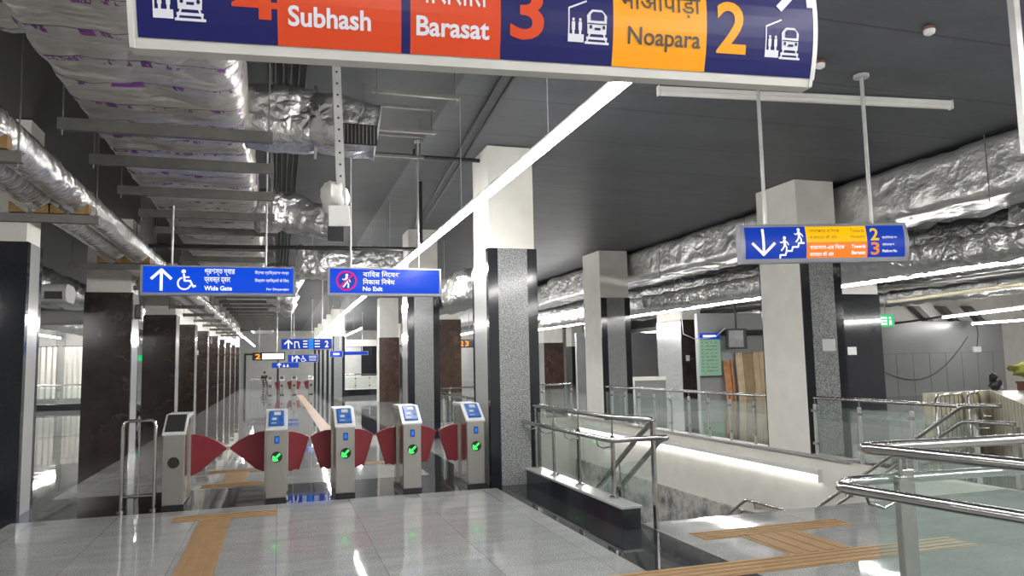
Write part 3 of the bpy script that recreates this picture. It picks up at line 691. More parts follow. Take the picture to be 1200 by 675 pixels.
batten('second lit batten at the right edge, below and beyond the first', (24.6, 19.0, 2.62), (24.95, 21.5, 2.62), wires=2)
batten('unlit pale batten fixed across the ceiling above the stairs sign', (3.78, 6.72, CEIL-.077), (7.25, 6.3, CEIL-.077), lit=False, hang=False)
wb = batten('lit batten on the white stairwell wall under the glass railing', (7.91, 9.65, -.33), (7.91, 19.2, -.33), hang=False, diff='lit_wall'); wb.scale = (1, 1.1, 1.9)
# one more far batten, then fill battens added to brighten the hall
batten('lit batten far down the hall beside the left foil pipes', (-1.69, 40.6, 3.1), (-1.69, 58, 3.1), wires=3)
batten('unseen fill batten over the entrance side', (.3, -7.5, 3.4), (.3, .3, 3.4), group='fill battens on the entrance side')  # unseen, put in to light the hall from behind the camera
batten('unseen fill batten over the entrance side', (5.4, -7.5, 3.4), (5.4, 3.0, 3.4), group='fill battens on the entrance side')
batten('unseen fill batten over the entrance side', (10.4, -7.5, 3.4), (10.4, 4.5, 3.4), group='fill battens on the entrance side')
batten('unseen fill batten over the entrance side', (8.4, -7.5, 3.4), (8.4, 4.0, 3.4), group='fill battens on the entrance side')
batten('unseen fill batten over the entrance side', (2.9, -7.5, 3.4), (2.9, 1.0, 3.4), group='fill battens on the entrance side')
batten('unseen fill batten left of the brown columns', (-6.95, -3, 3.1), (-6.95, 14, 3.1))  # out of view, put in as room fill
batten('added fill batten behind the far granite columns on the right of the hall', (3.8, 36, 3.3), (3.8, 60, 3.3))  # this and the next are added to brighten the far hall
batten('added fill batten behind the row of brown columns on the left', (-3.85, 24, 3.3), (-3.85, 58, 3.3))
batten('added fill batten over the far right floor beyond the picture edge', (21, -4, 3.1), (21, 9, 3.1), group='fill battens beyond the right edge')  # out of view, added to lift the right hand walls
batten('added fill batten over the far right floor beyond the picture edge', (26, 2, 3.1), (26, 14, 3.1), group='fill battens beyond the right edge')
tr = MB().prism([(0, 0), (.07, 0), (.07, .06), (0, .06)], 'x', 0, 5.0).build('cable_trunking', 'black_metal', None); tr.location = (19.35, 17.7, 2.62); tr.rotation_euler = (0, 0, math.atan2(3.9, 2.1))
tag(tr, 'black trunking running on from the lit batten above the grey panel wall', 'trunking')

# ---------------------------------------------------------------- overhead: ducts, pipes, hangers
d0 = duct_mb([(-.875, -1.0, 3.778), (-.875, 3, 3.778), (-.875, 15.96, 3.778)], 1.22, .56, .06, .022, .13, .42, 3)
o = tag(d0.build('air_duct', 'foil_tape', smooth=80), 'wide foil wrapped air duct with purple tape over the left side, nearest stretch', 'duct')
MAIN = o
br_ = duct_mb([(-1.4, 3.9, 3.86), (-4.6, 3.9, 3.86)], 2.6, .44, .09, .02, .14, 1.0, 9); br_.build('branch_duct', 'foil_tape', MAIN, smooth=80)
d1 = duct_mb([(-.3, 6.75, 3.74), (.30, 6.72, 3.74)], .5, .52, .05, .02, .09, .6, 21).build('branch_duct', 'foil', MAIN, smooth=80)
duct_mb([(.30, 6.7, 3.72), (.48, 6.66, 3.70), (.84, 6.62, 3.64)], .50, .46, .045, .022, .09, .5, 33).build('duct_elbow', 'foil', d1, smooth=80)
MB().prism(arc(0, 0, .34, 0, 360, 4)[:-1], 'x', .285, .31).build('flange', 'foil', d1, loc=(0, 6.71, 3.73))
gr = box('air_grille', 'black_plastic', d1, .50, .80, 6.33, 6.345, 3.44, 3.62); gr.rotation_euler = (0, 0, 0)
for k in range(9): box('grille_fin', 'galv', gr, .515+.032*k, .522+.032*k, 6.322, 6.331, 3.45, 3.61)
d2 = duct_mb([(-.3, 10.2, 3.62), (.2, 10.2, 3.58), (.72, 10.1, 3.42)], .55, .56, .05, .04, .12, .35, 44, squash=lambda t: 1-.25*t).build('branch_duct', 'foil', MAIN, smooth=80)
MB().box(.60, .80, 9.80, 9.86, 3.16, 3.36).build('air_grille', 'black_plastic', d2)
d3 = duct_mb([(-.875, 16.0, 3.778), (-.875, 46, 3.778)], 1.22, .54, .22, .025, .13, 1.2, 5)
o = tag(d3.build('air_duct', 'foil', smooth=80), 'wide foil wrapped air duct continuing down the left side past the wide gate sign', 'duct')
for k, yy in enumerate((16.95, 21.45, 24.45)): duct_mb([(-.3, yy, 3.55), (.1, yy, 3.5), (.45, yy, 3.3)], .6, .5, .08, .045, .12, .4, 50+k).build('branch_duct', 'foil', o, smooth=80)
cd = duct_mb([(.3, 14.6, 3.52), (2.3, 14.6, 3.52)], .7, .6, .08, .03, .12, .42, 61)
o = tag(cd.build('air_duct', 'foil', smooth=80), 'foil duct crossing the hall behind the no exit sign', 'duct')
for xx in (.6, 2.0): rod('hanger_rod', 'galv_light', o, (xx, 14.6, 3.7), (xx, 14.6, CEIL), .008)
cd = duct_mb([(3.66, 13.4, 3.02), (3.66, 15.5, 3.02), (3.66, 17.4, 3.02)], .75, .62, .12, .05, .12, .5, 66)
o = tag(cd.build('air_duct', 'foil', smooth=80), 'crumpled foil duct end hanging left of the big granite column', 'duct')
for yy in (13.9, 16.8): rod('hanger_rod', 'galv_light', o, (3.66, yy, 3.2), (3.66, yy, CEIL), .008)

GB = 'duct support brackets'
def bracket(x0, x1, y, z, label, group, hh=.09, mat='galv'):
    o = thing('support_bracket', label, 'bracket', ((x0+x1)/2, y, z), 0, group); w = (x1-x0)/2
    MB().prism([(-.03, 0), (.03, 0), (.03, .008), (-.022, .008), (-.022, hh-.008), (.03, hh-.008), (.03, hh), (-.03, hh)], 'x', -w, w).build('channel', mat, o)
    for sx in (-1, 1): rod('hanger_rod', 'galv', o, (sx*(w-.03), 0, -.04), (sx*(w-.03), 0, CEIL-z), .006, 6)
    return o
by = [6.2, 7.2, 8.4, 9.6, 10.75, 12.2, 13.5, 14.8]+[16.2+1.5*k for k in range(16)]
bl = ['bracket under the taped duct, largest, just below the big platform sign\'s left end', 'second channel bracket from the camera under the taped duct', 'third channel bracket from the camera under the taped duct', 'fourth channel bracket from the camera under the taped duct']
for k, yy in enumerate(by):
    bracket(-1.6, -.06, yy, 3.36, bl[k] if k < 4 else 'channel bracket under the foil duct, above or beyond the wide gate sign', GB)
for k, (xc, nm) in enumerate(((-2.05, 'right hand'), (-2.40, 'left hand'))):
    path = [(xc, -2+.09*i, 3.37) for i in range(0, 180)]+[(xc, 14.3+.4*i, 3.37) for i in range(80)]
    pm = MB().tube(path, .155, 20, amp=.010, seed=k*7)
    o = tag(pm.build('lagged_pipe', 'foil_pipe', smooth=80), '%s foil lagged pipe of the pair above the left columns' % nm, 'pipe')
    for yy in (6.07, 8.49, 12.3, 15.5):
        for sx in (-1, 1): MB().prism([(xc+sx*.03, 3.148), (xc+sx*.182, 3.148), (xc+sx*.182, 3.25), (xc+sx*.165, 3.25), (xc+sx*.11, 3.205)], 'y', yy-.05, yy+.05).build('wooden_saddle', 'wood', o)
for k, yy in enumerate([6.07, 8.49, 12.3, 15.5, 20.2, 23.2, 26, 29, 32, 35, 38]):
    lab = ['channel bracket under the foil pipes cut by the left edge of the picture', 'bracket under the foil pipes, above the nearest brown column', 'bracket under the foil pipes, left of the wide gate sign\'s top corner', 'bracket under the foil pipes, touching the wide gate sign\'s lower corner'][k] if k < 4 else 'bracket under the foil pipes far down the left columns'
    bracket(-2.95 if k in (0, 1, 2) else -2.63, -1.78, yy, 3.055, lab, 'pipe support brackets', .085)
for k in range(5):
    o = rod('ceiling_conduit', 'cable', None, (-.06+.073*k, 4.5, CEIL-.02), (-.06+.073*k, 40, CEIL-.02), .015)
    tag(o, 'one of the black conduits side by side along the ceiling right of the taped duct', 'conduit', 'ceiling conduits')
for k, (xa, xb, yy) in enumerate(((.80, 1.50, 6.35), (.80, 1.50, 7.4), (.86, 1.55, 8.35))):
    o = thing('trapeze_hanger', ['empty pale trapeze hanger nearest the big platform sign', 'empty pale trapeze hanger in the middle of three', 'empty pale trapeze hanger farthest of three, above the no exit sign'][k], 'hanger', ((xa+xb)/2, yy, CEIL), 0, 'empty trapeze hangers')
    w = (xb-xa)/2
    for zz in (-.2, -.45): MB().box(-w-.04, w+.04, -.02, .02, zz-.03, zz).build('channel', 'galv', o)
    for sx in (-1, 1): rod('hanger_rod', 'galv', o, (sx*w, 0, -.5), (sx*w, 0, 0), .006, 6)
tag(MB().tube([(-1.75, 11.35, 3.28), (2.1, 11.35, 3.33)], .03, 10).tube([(2.1, 11.35, 3.28), (2.1, 11.35, CEIL)], .035, 10).tube([(-1.4, 11.35, 3.28), (-1.62, 11.35, 3.32), (-1.66, 11.35, 3.5), (-1.66, 11.35, CEIL)], .018, 8).build('sprinkler_pipe', 'black_metal', smooth=50), 'black pipe crossing under the ducts with a drop pipe beside the lit batten', 'pipe')
tag(MB().tube([(1.0, 9.6, CEIL-.1), (2.6, 9.6, CEIL-.1)], .028, 10).tube([(1.7, 9.6, CEIL-.1), (1.7, 9.6, CEIL)], .015, 8).build('sprinkler_pipe', 'black_metal', smooth=50), 'short black pipe close under the ceiling left of the granite column top', 'pipe')
for k in range(2):
    o = MB().tube([(2.0+.12*k, 5.6, CEIL-.05), (2.65+.12*k, 15, CEIL-.05)], .022, 8).build('ceiling_conduit', 'black_metal', smooth=50)
    tag(o, 'one of two thin black pipes slanting along the ceiling above the lit batten', 'conduit', 'slanting ceiling pipes')
# perforated drop channel with wrapped camera
o = thing('camera_mount', 'pale perforated drop channel with plastic wrapped camera, left of the no exit sign', 'camera', (.325, 5, CEIL))
ch = MB().prism([(-.028, -.02), (.028, -.02), (.028, .02), (.022, .02), (.022, -.014), (-.022, -.014), (-.022, .02), (-.028, .02)], 'z', -1.86, 0).build('channel', 'galv_light', o)
for k in range(22): MB().prism(arc(0, -1.75+.08*k, .008, 0, 360, 8)[:-1], 'y', -.0215, -.019).build('slot', 'black_plastic', ch)
MB().tube([(0, 0, 0), (0, 0, -.02)], .07, 14).build('ceiling_plate', 'galv_light', o)
box('base_plate', 'white_metal', o, -.09, .05, -.03, -.02, -1.93, -1.79, bevel=.004)
MB().ball((-.04, .04, -1.72), .09, .09, .11, 20, 14, amp=.35).build('wrapped_camera', 'plastic_wrap', o, smooth=80)
o.rotation_euler = (0, R(-2.2), 0)
o = thing('drop_channel', 'pale drop channel hanging from the ceiling at the right edge of the picture', 'channel', (3.98, 3.0, CEIL))
MB().prism([(-.022, -.02), (.022, -.02), (.022, .02), (-.022, .02)], 'z', -1.75, 0).build('channel', 'galv_light', o); MB().tube([(0, 0, 0), (0, 0, -.015)], .06, 12).build('ceiling_plate', 'galv_light', o)
# ceiling smoke detector pieces
for (x, y, lab) in ((5.42, 4.86, 'white ceiling detector right of the big platform sign'), (5.0, 5.74, 'white ceiling fitting tucked by the right end of the big platform sign')):
    o = thing('smoke_detector', lab, 'detector', (x, y, CEIL)); MB().tube([(0, 0, 0), (0, 0, -.03)], .045, 16).build('base', 'redbrown', o, smooth=40); MB().tube([(0, 0, -.03), (0, 0, -.06), (0, 0, -.075)], [.05, .045, .02], 16).build('sensor', 'white_metal', o, smooth=40)

# right hand ducts
big = duct_mb([(9.35, 4, 3.98), (9.35, 24, 3.98)], 1.0, .78, .12, .022, .10, 1.25, 81)
o = tag(big.build('air_duct', 'foil_smooth', smooth=80), 'big silver foil duct high on the right, passing behind the white columns', 'duct')
for k in range(9): 
    yy = 5.2+2.2*k; box('flange', 'galv_light', o, 8.80, 9.90, yy-.015, yy+.015, 3.555, 4.0) if 0 else None
for yy in (7.2, 9.2, 12.5, 16, 20): rod('hanger_rod', 'galv', o, (8.82, yy, 3.5), (8.82, yy, CEIL), .006)
duct_mb([(9.35, 24, 3.9), (9.35, 46, 3.9)], 1.0, .7, .25, .03, .1, 1.25, 82).build('duct_length', 'foil', o, smooth=80)
duct_mb([(9.9, 7.6, 3.5), (10.6, 7.6, 3.5)], .5, .3, .08, .03, .08, .4, 83).build('branch_duct', 'foil', o, smooth=80)
low = duct_mb([(9.55, 5, 3.02), (9.55, 14, 3.02), (9.55, 26, 3.02)], .55, .40, .09, .05, .12, .35, 84)
o = tag(low.build('air_duct', 'foil', smooth=80), 'crumpled lower foil duct under the big silver duct on the right', 'duct')
for yy in (6.5, 9.5, 13, 17, 21): MB().tube([(9.80, yy, 3.02), (9.93, yy, 3.04), (9.93, yy, CEIL)], .006, 6).build('hanger_rod', 'galv', o)
for k, (xx, zz, w, h, lab) in enumerate(((11.4, 3.55, .9, .5, 'foil duct above the long right batten'), (13.05, 3.62, .7, .4, 'foil duct just beyond the long right batten'), (17.2, 3.75, 1.0, .5, 'foil duct deep on the right side'), (20.3, 3.45, .9, .45, 'farthest foil duct on the right side'))):
    o = tag(duct_mb([(xx, 5+k, zz), (xx, 34, zz)], w, h, .2, .05, .12, .6, 90+k).build('air_duct', 'foil', smooth=80), lab, 'duct')
    for yy in (9, 14, 20, 27): rod('hanger_rod', 'galv', o, (xx, yy, zz), (xx, yy, CEIL), .008)
for k, (xx, zz) in enumerate(((10.5, 3.2), (13.75, 3.35), (16.6, 3.4))):
    o = thing('cable_tray', ['cable tray between the right ducts nearest the white column', 'cable tray above the black marble column', 'cable tray farthest right over the grey panel wall'][k], 'cable tray', (xx, 5, zz))
    for sx in (-.18, .18): box('side_rail', 'galv', o, sx-.01, sx+.01, 0, 26, 0, .06)
    box('bottom_plate', 'galv', o, -.17, .17, 0, 26, .005, .015)
    cb = MB()
    for j in range(4): cb.tube([(-.12+.08*j, t*2.0, .045+.01*math.sin(t+j)) for t in range(14)], .02, 6)
    cb.build('cables', 'cable', o, smooth=60)
    for yy in (1.5, 7, 13, 20): rod('hanger_rod', 'galv', o, (-.18, yy, 0), (-.18, yy, CEIL-zz), .006)
o = tag(MB().tube([(14.2, 8, 2.95), (15.7, 16.0, 2.95)], .055, 12).build('service_pipe', 'cream', smooth=60), 'cream pipe hung above the lit batten at the right edge', 'pipe')
for t in (.2, .8): p = Vector((14.2, 8, 2.95)).lerp(Vector((15.7, 16, 2.95)), t); rod('hanger_rod', 'galv', o, p, (p.x, p.y, CEIL), .006)
# left side hall overhead
for k, (xx, zz, w, h, lab) in enumerate(((-4.6, 3.3, .8, .5, 'foil duct over the left side hall just beyond the brown columns'), (-6.2, 3.0, .7, .45, 'foil duct low over the left side hall'), (-7.9, 3.4, 1.0, .5, 'foil duct farthest left over the side hall'))):
    o = tag(duct_mb([(xx, 8, zz), (xx, 44, zz)], w, h, .2, .05, .12, .6, 120+k).build('air_duct', 'foil', smooth=80), lab, 'duct')
    for yy in (10, 17, 25, 33): rod('hanger_rod', 'galv', o, (xx, yy, zz), (xx, yy, CEIL), .008)
for k, (xa, xb, yy, zz, lab) in enumerate(((-5.6, -3.3, 13.9, 2.82, 'pale duct stub reaching from the side hall to the wide brown column'), (-5.6, -3.6, 18.4, 2.72, 'second pale duct stub in the left side hall'))):
    o = tag(duct_mb([(xa, yy, zz), (xb, yy, zz)], .6, .30, .12, .012, .12, 1.3, 130+k).build('duct_stub', 'plaster_grey', smooth=60), lab, 'duct')
    rod('hanger_rod', 'galv', o, (xa+.5, yy, zz), (xa+.5, yy, CEIL), .006); MB().box(xb-.3, xb-.05, yy-.32, yy-.28, zz-.10, zz+.02).build('air_grille', 'black_plastic', o)

# ---------------------------------------------------------------- railings
def glass_rail(label, p0, p1, npost, h=.9, post='galv_light', group=None, skip_ends=False, mid=False, base=0.0):
    p0, p1 = Vector(p0), Vector(p1); d = p1-p0; L = d.length
    o = thing('glass_railing', label, 'railing', p0, math.atan2(d.y, d.x), group)
    rod('handrail', 'steel', o, (0, 0, h), (L, 0, h), .027, 12)
    xs = [L*(i+.5)/npost if skip_ends else L*i/(npost-1) for i in range(npost)]
    for x in xs:
        p = box('post', post, o, x-.022, x+.022, -.02, .02, base, h-.10, bevel=.004)
        rod('stem', 'steel', p, (x, 0, h-.11), (x, 0, h-.02), .009)
        for zz in (.2, h-.2): box('glass_clamp', 'steel', p, x-.05, x+.05, -.032, -.012, zz-.02, zz+.02)
    xx = [0]+xs+[L] if skip_ends else xs
    for a, b_ in zip(xx, xx[1:]):
        if b_-a > .1: box('glass_panel', 'glass', o, a+.03, b_-.03, -.027, -.015, .06, h-.13)
    return o
glass_rail('glass railing on the stairwell edge between the two white sided columns', (7.98, 17.5, 0), (7.98, 10.95, 0), 9, .88, skip_ends=True)
glass_rail('glass railing along the stairwell edge right of the large white column', (7.98, 9.75, 0), (7.98, 6.95, 0), 4, .9)
glass_rail('glass railing closing the far end of the stairwell left of the middle white column', (3.5, 19.55, 0), (7.85, 19.55, 0), 6, .9)
glass_rail('glass railing on the left edge of the stairwell behind the last turnstile', (3.285, 10.3, 0), (3.285, 19.3, 0), 10, .92)
glass_rail('glass railing with black base around the far opening at the hall end', (3.1, 39.5, 0.3), (5.3, 39.5, 0.3), 4, .78)
tag(MB().prism([(39.35, 0), (39.65, 0), (39.65, .3), (39.35, .3)], 'x', 3.0, 5.4).build('kerb', 'black_stone', bevel=.01), 'black kerb under the far glass railing at the hall end', 'kerb')
glass_rail('glass railing across the left side hall, seen between the two leftmost columns', (-13, 34, .25), (-7.2, 34, .25), 6, .75)
tag(MB().prism([(33.85, 0), (34.15, 0), (34.15, .25), (33.85, .25)], 'x', -13.2, -7.0).build('kerb', 'black_stone', bevel=.01), 'black kerb under the railing in the left side hall', 'kerb')
# low black kerb beside the stairs with its stainless railing
k = thing('kerb', 'low black granite kerb with grey top beside the stairs', 'kerb', (3.12, 7.8, 0))
box('side', 'black_stone', k, -.09, .10, -1.42, 1.36, 0, .18, bevel=.004); box('capping', 'granite_side', k, -.10, .11, -1.43, 1.36, .18, .205, bevel=.004)
o = thing('stair_railing', 'stainless and glass railing with two handrails on the black kerb beside the stairs', 'railing', (3.15, 7.8, .207))
def loc(p): return (p[0]-3.15, p[1]-7.8, p[2]-.205)
def rail(name, pts, rad, par, conv=loc): 
    # fillet the corners a little
    P = [Vector(p) for p in pts]; out = [P[0]]
    for a, b_, c in zip(P, P[1:], P[2:]):
        f_ = min(.07, (a-b_).length*.4, (c-b_).length*.4); q0 = b_+(a-b_).normalized()*f_; q1 = b_+(c-b_).normalized()*f_
        for t in (0, .25, .5, .75, 1): out.append(q0*(1-t)**2+b_*2*t*(1-t)+q1*t*t)
    out.append(P[-1]); return MB().tube([conv(p) for p in out], rad, 14).build(name, 'steel', par, smooth=60)
rail('upper_handrail', [(3.15, 9.15, .985), (3.15, 6.72, .985), (3.35, 6.30, .985), (3.36, 6.62, .82), (3.40, 9.5, -.95)], .026, o)
rail('outer_handrail', [(2.98, 9.12, .79), (2.97, 6.45, .80), (3.40, 6.14, .835), (3.47, 6.42, .78), (3.50, 9.4, -1.05)], .026, o)
for yy in (9.1, 8.45, 7.67, 6.8):
    p = MB().box(-.012, .012, yy-7.8-.03, yy-7.8+.03, 0, .60).build('post', 'steel', o, bevel=.003)
    rod('stem', 'steel', p, loc((3.15, yy, .79)), loc((3.15, yy, .97)), .010); MB().tube([loc((3.15, yy, .205)), loc((3.15, yy, .22))], .05, 14).build('base_plate', 'steel', p, smooth=40)
    MB().tube([loc(q) for q in ((3.14, yy, .70), (3.05, yy, .69), (2.99, yy, .72), (2.98, yy, .775))], .008, 8).build('rail_bracket', 'steel', p, smooth=60)
for a, b_ in ((9.05, 8.5), (8.40, 7.72), (7.62, 6.85)): box('glass_panel', 'glass', o, .014, .026, b_-7.8, a-7.8, .03, .70)
p = MB().box(.155, .18, -1.555, -1.495, -.205, .76).build('end_post', 'steel', o, bevel=.003)
for j in range(3): 
    yy = 7.1+.9*j; zz = .8-.616*(yy-6.62)
    q = MB().box(.20, .225, yy-7.8-.025, yy-7.8+.025, zz-.205-.85, zz-.205-.22).build('post', 'steel', o, bevel=.003); rod('stem', 'steel', q, loc((3.36, yy, zz-.24)), loc((3.36, yy, zz-.03)), .009)
MB().prism([(6.4-7.8, .02), (6.4-7.8, .42), (7.0-7.8, .30), (9.3-7.8, -1.1), (9.3-7.8, -1.7), (6.9-7.8, -.2)], 'x', .225, .237).build('glass_panel', 'glass', o)
# stair handrail on the right wall
o = thing('stair_handrail', 'pair of steel handrails stepping down the white right wall of the stairs', 'handrail', (7.9, 6.5, .9))
lc = lambda p: (p[0]-7.9, p[1]-6.5, p[2]-.9)
rail('upper_handrail', [(7.80, 6.45, .94), (7.80, 6.95, .92), (7.80, 9.87, -.90), (7.80, 11.42, -.92), (7.80, 16.6, -4.1)], .027, o, lc)
rail('lower_handrail', [(7.68, 6.2, .76), (7.68, 6.85, .75), (7.68, 9.82, -1.06), (7.68, 11.35, -1.08), (7.68, 16.5, -4.25)], .024, o, lc)
for yy, zz in ((6.7, .93), (8.0, .26), (9.0, -.36), (10.4, -.91), (11.2, -.92), (12.5, -1.6)):
    q = MB().tube([lc((7.80, yy, zz-.02)), lc((7.82, yy, zz-.12)), lc((7.94, yy, zz-.13))], .01, 8).build('rail_bracket', 'steel', o, smooth=60)
    MB().tube([lc((7.68, yy, zz-.19)), lc((7.72, yy, zz-.26)), lc((7.90, yy, zz-.26))], .009, 8).build('rail_bracket', 'steel', o, smooth=60)
q = box('end_post', 'steel', o, .02, .08, -.12, -.06, -.9, -.2)
# centre balustrade down the stairs, its head just seen under the black kerb
o = thing('stair_balustrade', 'thin steel balustrade far down the stairs beside the marble dado', 'handrail', (5.9, 12, -1.85))
cr = [(0, -.2, .85), (0, .2, .82), (0, 5, -2.2)]
MB().tube(cr, .024, 10).build('handrail', 'steel', o, smooth=60); MB().tube([(p[0], p[1], p[2]-.25) for p in cr], .014, 8).build('mid_rail', 'steel', o, smooth=60); MB().tube([(p[0], p[1], p[2]-.5) for p in cr], .014, 8).build('mid_rail', 'steel', o, smooth=60)
for j in range(5):
    yy = .9*j; rod('post', 'steel', o, (0, yy, -.55*yy*1.12-.05), (0, yy, .85-.62*max(0, yy-.1)), .018)

# near right railing, corner towards the camera
o = thing('glass_railing', 'nearest stainless railing with greenish glass, cut by the right edge of the picture', 'railing', (3.35, 3.6, 0))
ln = lambda p: (p[0]-3.35, p[1]-3.6, p[2])
rail('upper_handrail', [(3.72, 1.2, 1.0), (3.30, 3.66, 1.0), (6.6, 3.42, 1.0)], .033, o, ln)
rail('lower_handrail', [(3.46, 1.2, .80), (3.06, 3.58, .80), (3.25, 3.72, .80), (6.6, 3.50, .80)], .031, o, ln)
for nm, (x, y), sx, sy in (('post', (3.37, 3.44), .036, .02), ('post', (3.60, 3.63), .04, .016), ('post', (3.53, 2.4), .016, .035), ('post', (4.9, 3.53), .03, .016)):
    q = MB().box(x-3.35-sx, x-3.35+sx, y-3.6-sy, y-3.6+sy, 0, .86).build(nm, 'steel', o, bevel=.003)
    rod('stem', 'steel', q, ln((x, y, .85)), ln((x, y, .985)), .012); box('base_plate', 'steel', q, x-3.35-.06, x-3.35+.06, y-3.6-.06, y-3.6+.06, 0, .012)
    box('glass_clamp', 'steel', q, x-3.35-.03, x-3.35+.03, y-3.6-.03, y-3.6+.03, .72, .78)
MB().tube([ln(q) for q in ((3.34, 3.42, .74), (3.22, 3.42, .70), (3.13, 3.43, .73), (3.11, 3.43, .78))], .010, 8).build('rail_bracket', 'steel', o, smooth=60)
def pane(x0, y0, x1, y1, z0, z1, t=.012):
    d = Vector((x1-x0, y1-y0)).normalized(); n_ = Vector((-d.y, d.x))*t/2
    return MB().prism([(x0-3.35+n_.x, y0-3.6+n_.y), (x0-3.35-n_.x, y0-3.6-n_.y), (x1-3.35-n_.x, y1-3.6-n_.y), (x1-3.35+n_.x, y1-3.6+n_.y)], 'z', z0, z1).build('glass_panel', 'glass', o)
pane(3.31, 3.58, 3.51, 2.42, .06, .87); pane(3.52, 2.36, 3.70, 1.2, .06, .87); pane(3.40, 3.66, 4.86, 3.55, .06, .87); pane(4.94, 3.54, 6.6, 3.43, .06, .87)

# ---------------------------------------------------------------- tactile paving
def tactile(label, x0, x1, y0, y1, along, group='ochre tactile strips'):
    mb = MB().box(x0, x1, y0, y1, 0.0, .004); n = 4
    for i in range(n):
        if along == 'y': w = (x1-x0)/n; a = x0+w*(i+.25); mb.box(a, a+w*.5, y0, y1, .004, .009)
        else: w = (y1-y0)/n; a = y0+w*(i+.25); mb.box(x0, x1, a, a+w*.5, .004, .009)
    return tag(mb.build('tactile_strip', 'yellow_tile'), label, 'tactile paving', group)
tactile('ochre tactile strip running from the bottom of the picture to the wide lane', -.75, -.45, 1.0, 8.40, 'y')
tactile('ochre tactile strip lying across in front of the wide lane', -1.02, .0, 8.40, 8.70, 'x')
tactile('ochre tactile strip lying across just behind the wide lane flaps', -.95, .0, 10.6, 10.9, 'x')
tactile('ochre tactile strip linking two cross strips behind the wide lane', -.72, -.40, 10.9, 12.0, 'y')
tactile('ochre tactile strip lying across, second one behind the wide lane', -.98, .1, 12.0, 12.3, 'x')
tactile('ochre tactile strip seen between the middle turnstile and its right neighbour', .95, 1.75, 12.0, 12.3, 'x')
tactile('long ochre tactile strip leading on to the far gate line', .98, 1.28, 15, 42.5, 'y')
tactile('ochre tactile strip across the floor at the bottom right, nearest the camera', 1.9, 5.4, 4.75, 5.08, 'x')
tactile('ochre tactile strip across the floor just in front of the stair edge', 3.5, 5.05, 5.74, 6.02, 'x')
tactile('ochre tactile strip joining the two cross strips in front of the stairs', 3.85, 4.45, 5.08, 5.74, 'y')

# ---------------------------------------------------------------- right hand background
struct(box('wall_panel_1', 'wall_grey', None, 20.8, 27, 22, 22.2, 0, 2.75))
wl = MB()
for k in range(8): wl.box(20.95+.78*k, 20.96+.78*k, 21.993, 22, 0, 1.55)
wl.box(20.8, 27, 21.993, 22, 1.55, 1.562); struct(wl.build('trim_panel_joints', 'galv'))
struct(box('wall_panel_2', 'plaster', None, 20.0, 32, 22.6, 22.8, 0, CEIL))
struct(box('wall_panel_3', 'wall_grey', None, 14.75, 20.0, 24.1, 24.3, 0, 3.2))
struct(box('wall_panel_4', 'wall_grey', None, 14, 26, 34, 34.2, 0, 2.9))
struct(box('wall_end', 'plaster_grey', None, -13, 30, 62, 62.2, 0, CEIL))
for k in range(3):
    xx = 23.0+1.3*k; MB().prism([(xx, 3.35), (xx+.3, 3.35), (xx+1.0, 2.75), (xx+.7, 2.75)], 'y', 22.3, 22.58).build('strut', 'galv')
    tag(bpy.context.scene.objects[-1] if 0 else [q for q in C.objects if q.name.startswith('strut')][-1], ['grey diagonal strut above the grey panel wall, leftmost of three', 'grey diagonal strut above the grey panel wall, middle of three', 'grey diagonal strut above the grey panel wall, rightmost of three'][k], 'strut')
o = tag(MB().tube([(21.0+4.2*t/16, 21.97, .95-.55*math.sin(math.pi*t/16)*(1 if t < 12 else 1)+1.2*(t/16)**2.2) for t in range(17)], .012, 6).build('loose_cable', 'cable', smooth=60), 'loose dark cable drooping across the grey panel wall', 'cable')
o = thing('junction_box', 'small white junction box with a cable on the grey panel wall', 'box', (25.6, 21.98, 1.65)); box('body', 'paper', o, -.2, .2, -.04, .02, -.1, .12, bevel=.01); MB().tube([(0, -.03, .1), (.1, -.04, .6), (.05, -.04, 1.1)], .012, 6).build('cable', 'cable', o, smooth=60)
# green wall board and monitor
o = thing('wall_board', 'pale green lit board with dark blue header behind the marble pillar', 'board', (15.2, 24.05, .9)); box('frame', 'black_plastic', o, -.46, .44, -.05, .05, -.06, 0); box('board', 'board_green', o, -.44, .42, -.04, .05, 0, 1.32)
box('header', 'b_deep', o, -.44, .42, -.045, .05, 1.34, 1.56)
g_ = MB()
for j in range(9):
    for i in range(4): g_.box(-.38+.19*i, -.30+.19*i+.05*((i*j) % 3), -.043, -.04, 1.2-.13*j, 1.225-.13*j)
g_.build('lettering', 'b_ink', o); box('header_lettering', 'b_white', o, -.30, .25, -.05, -.045, 1.41, 1.49)
o = thing('monitor', 'grey screened monitor hung from the ceiling above the timber boards', 'monitor', (15.95, 23.5, 1.85), R(-14))
box('casing', 'black_plastic', o, -.32, .40, -.04, .16, 0, .74, bevel=.01); box('screen', 'screen_dark', o, -.27, .27, -.046, -.04, .07, .68); rod('pole', 'black_metal', o, (.05, .06, .7), (.05, .06, CEIL-1.85), .035)
tag(MB().box(15.7, 20, 23.95, 24.095, 2.36, 2.56).build('beam', 'black_metal'), 'black horizontal beam on the wall above the monitor', 'beam')
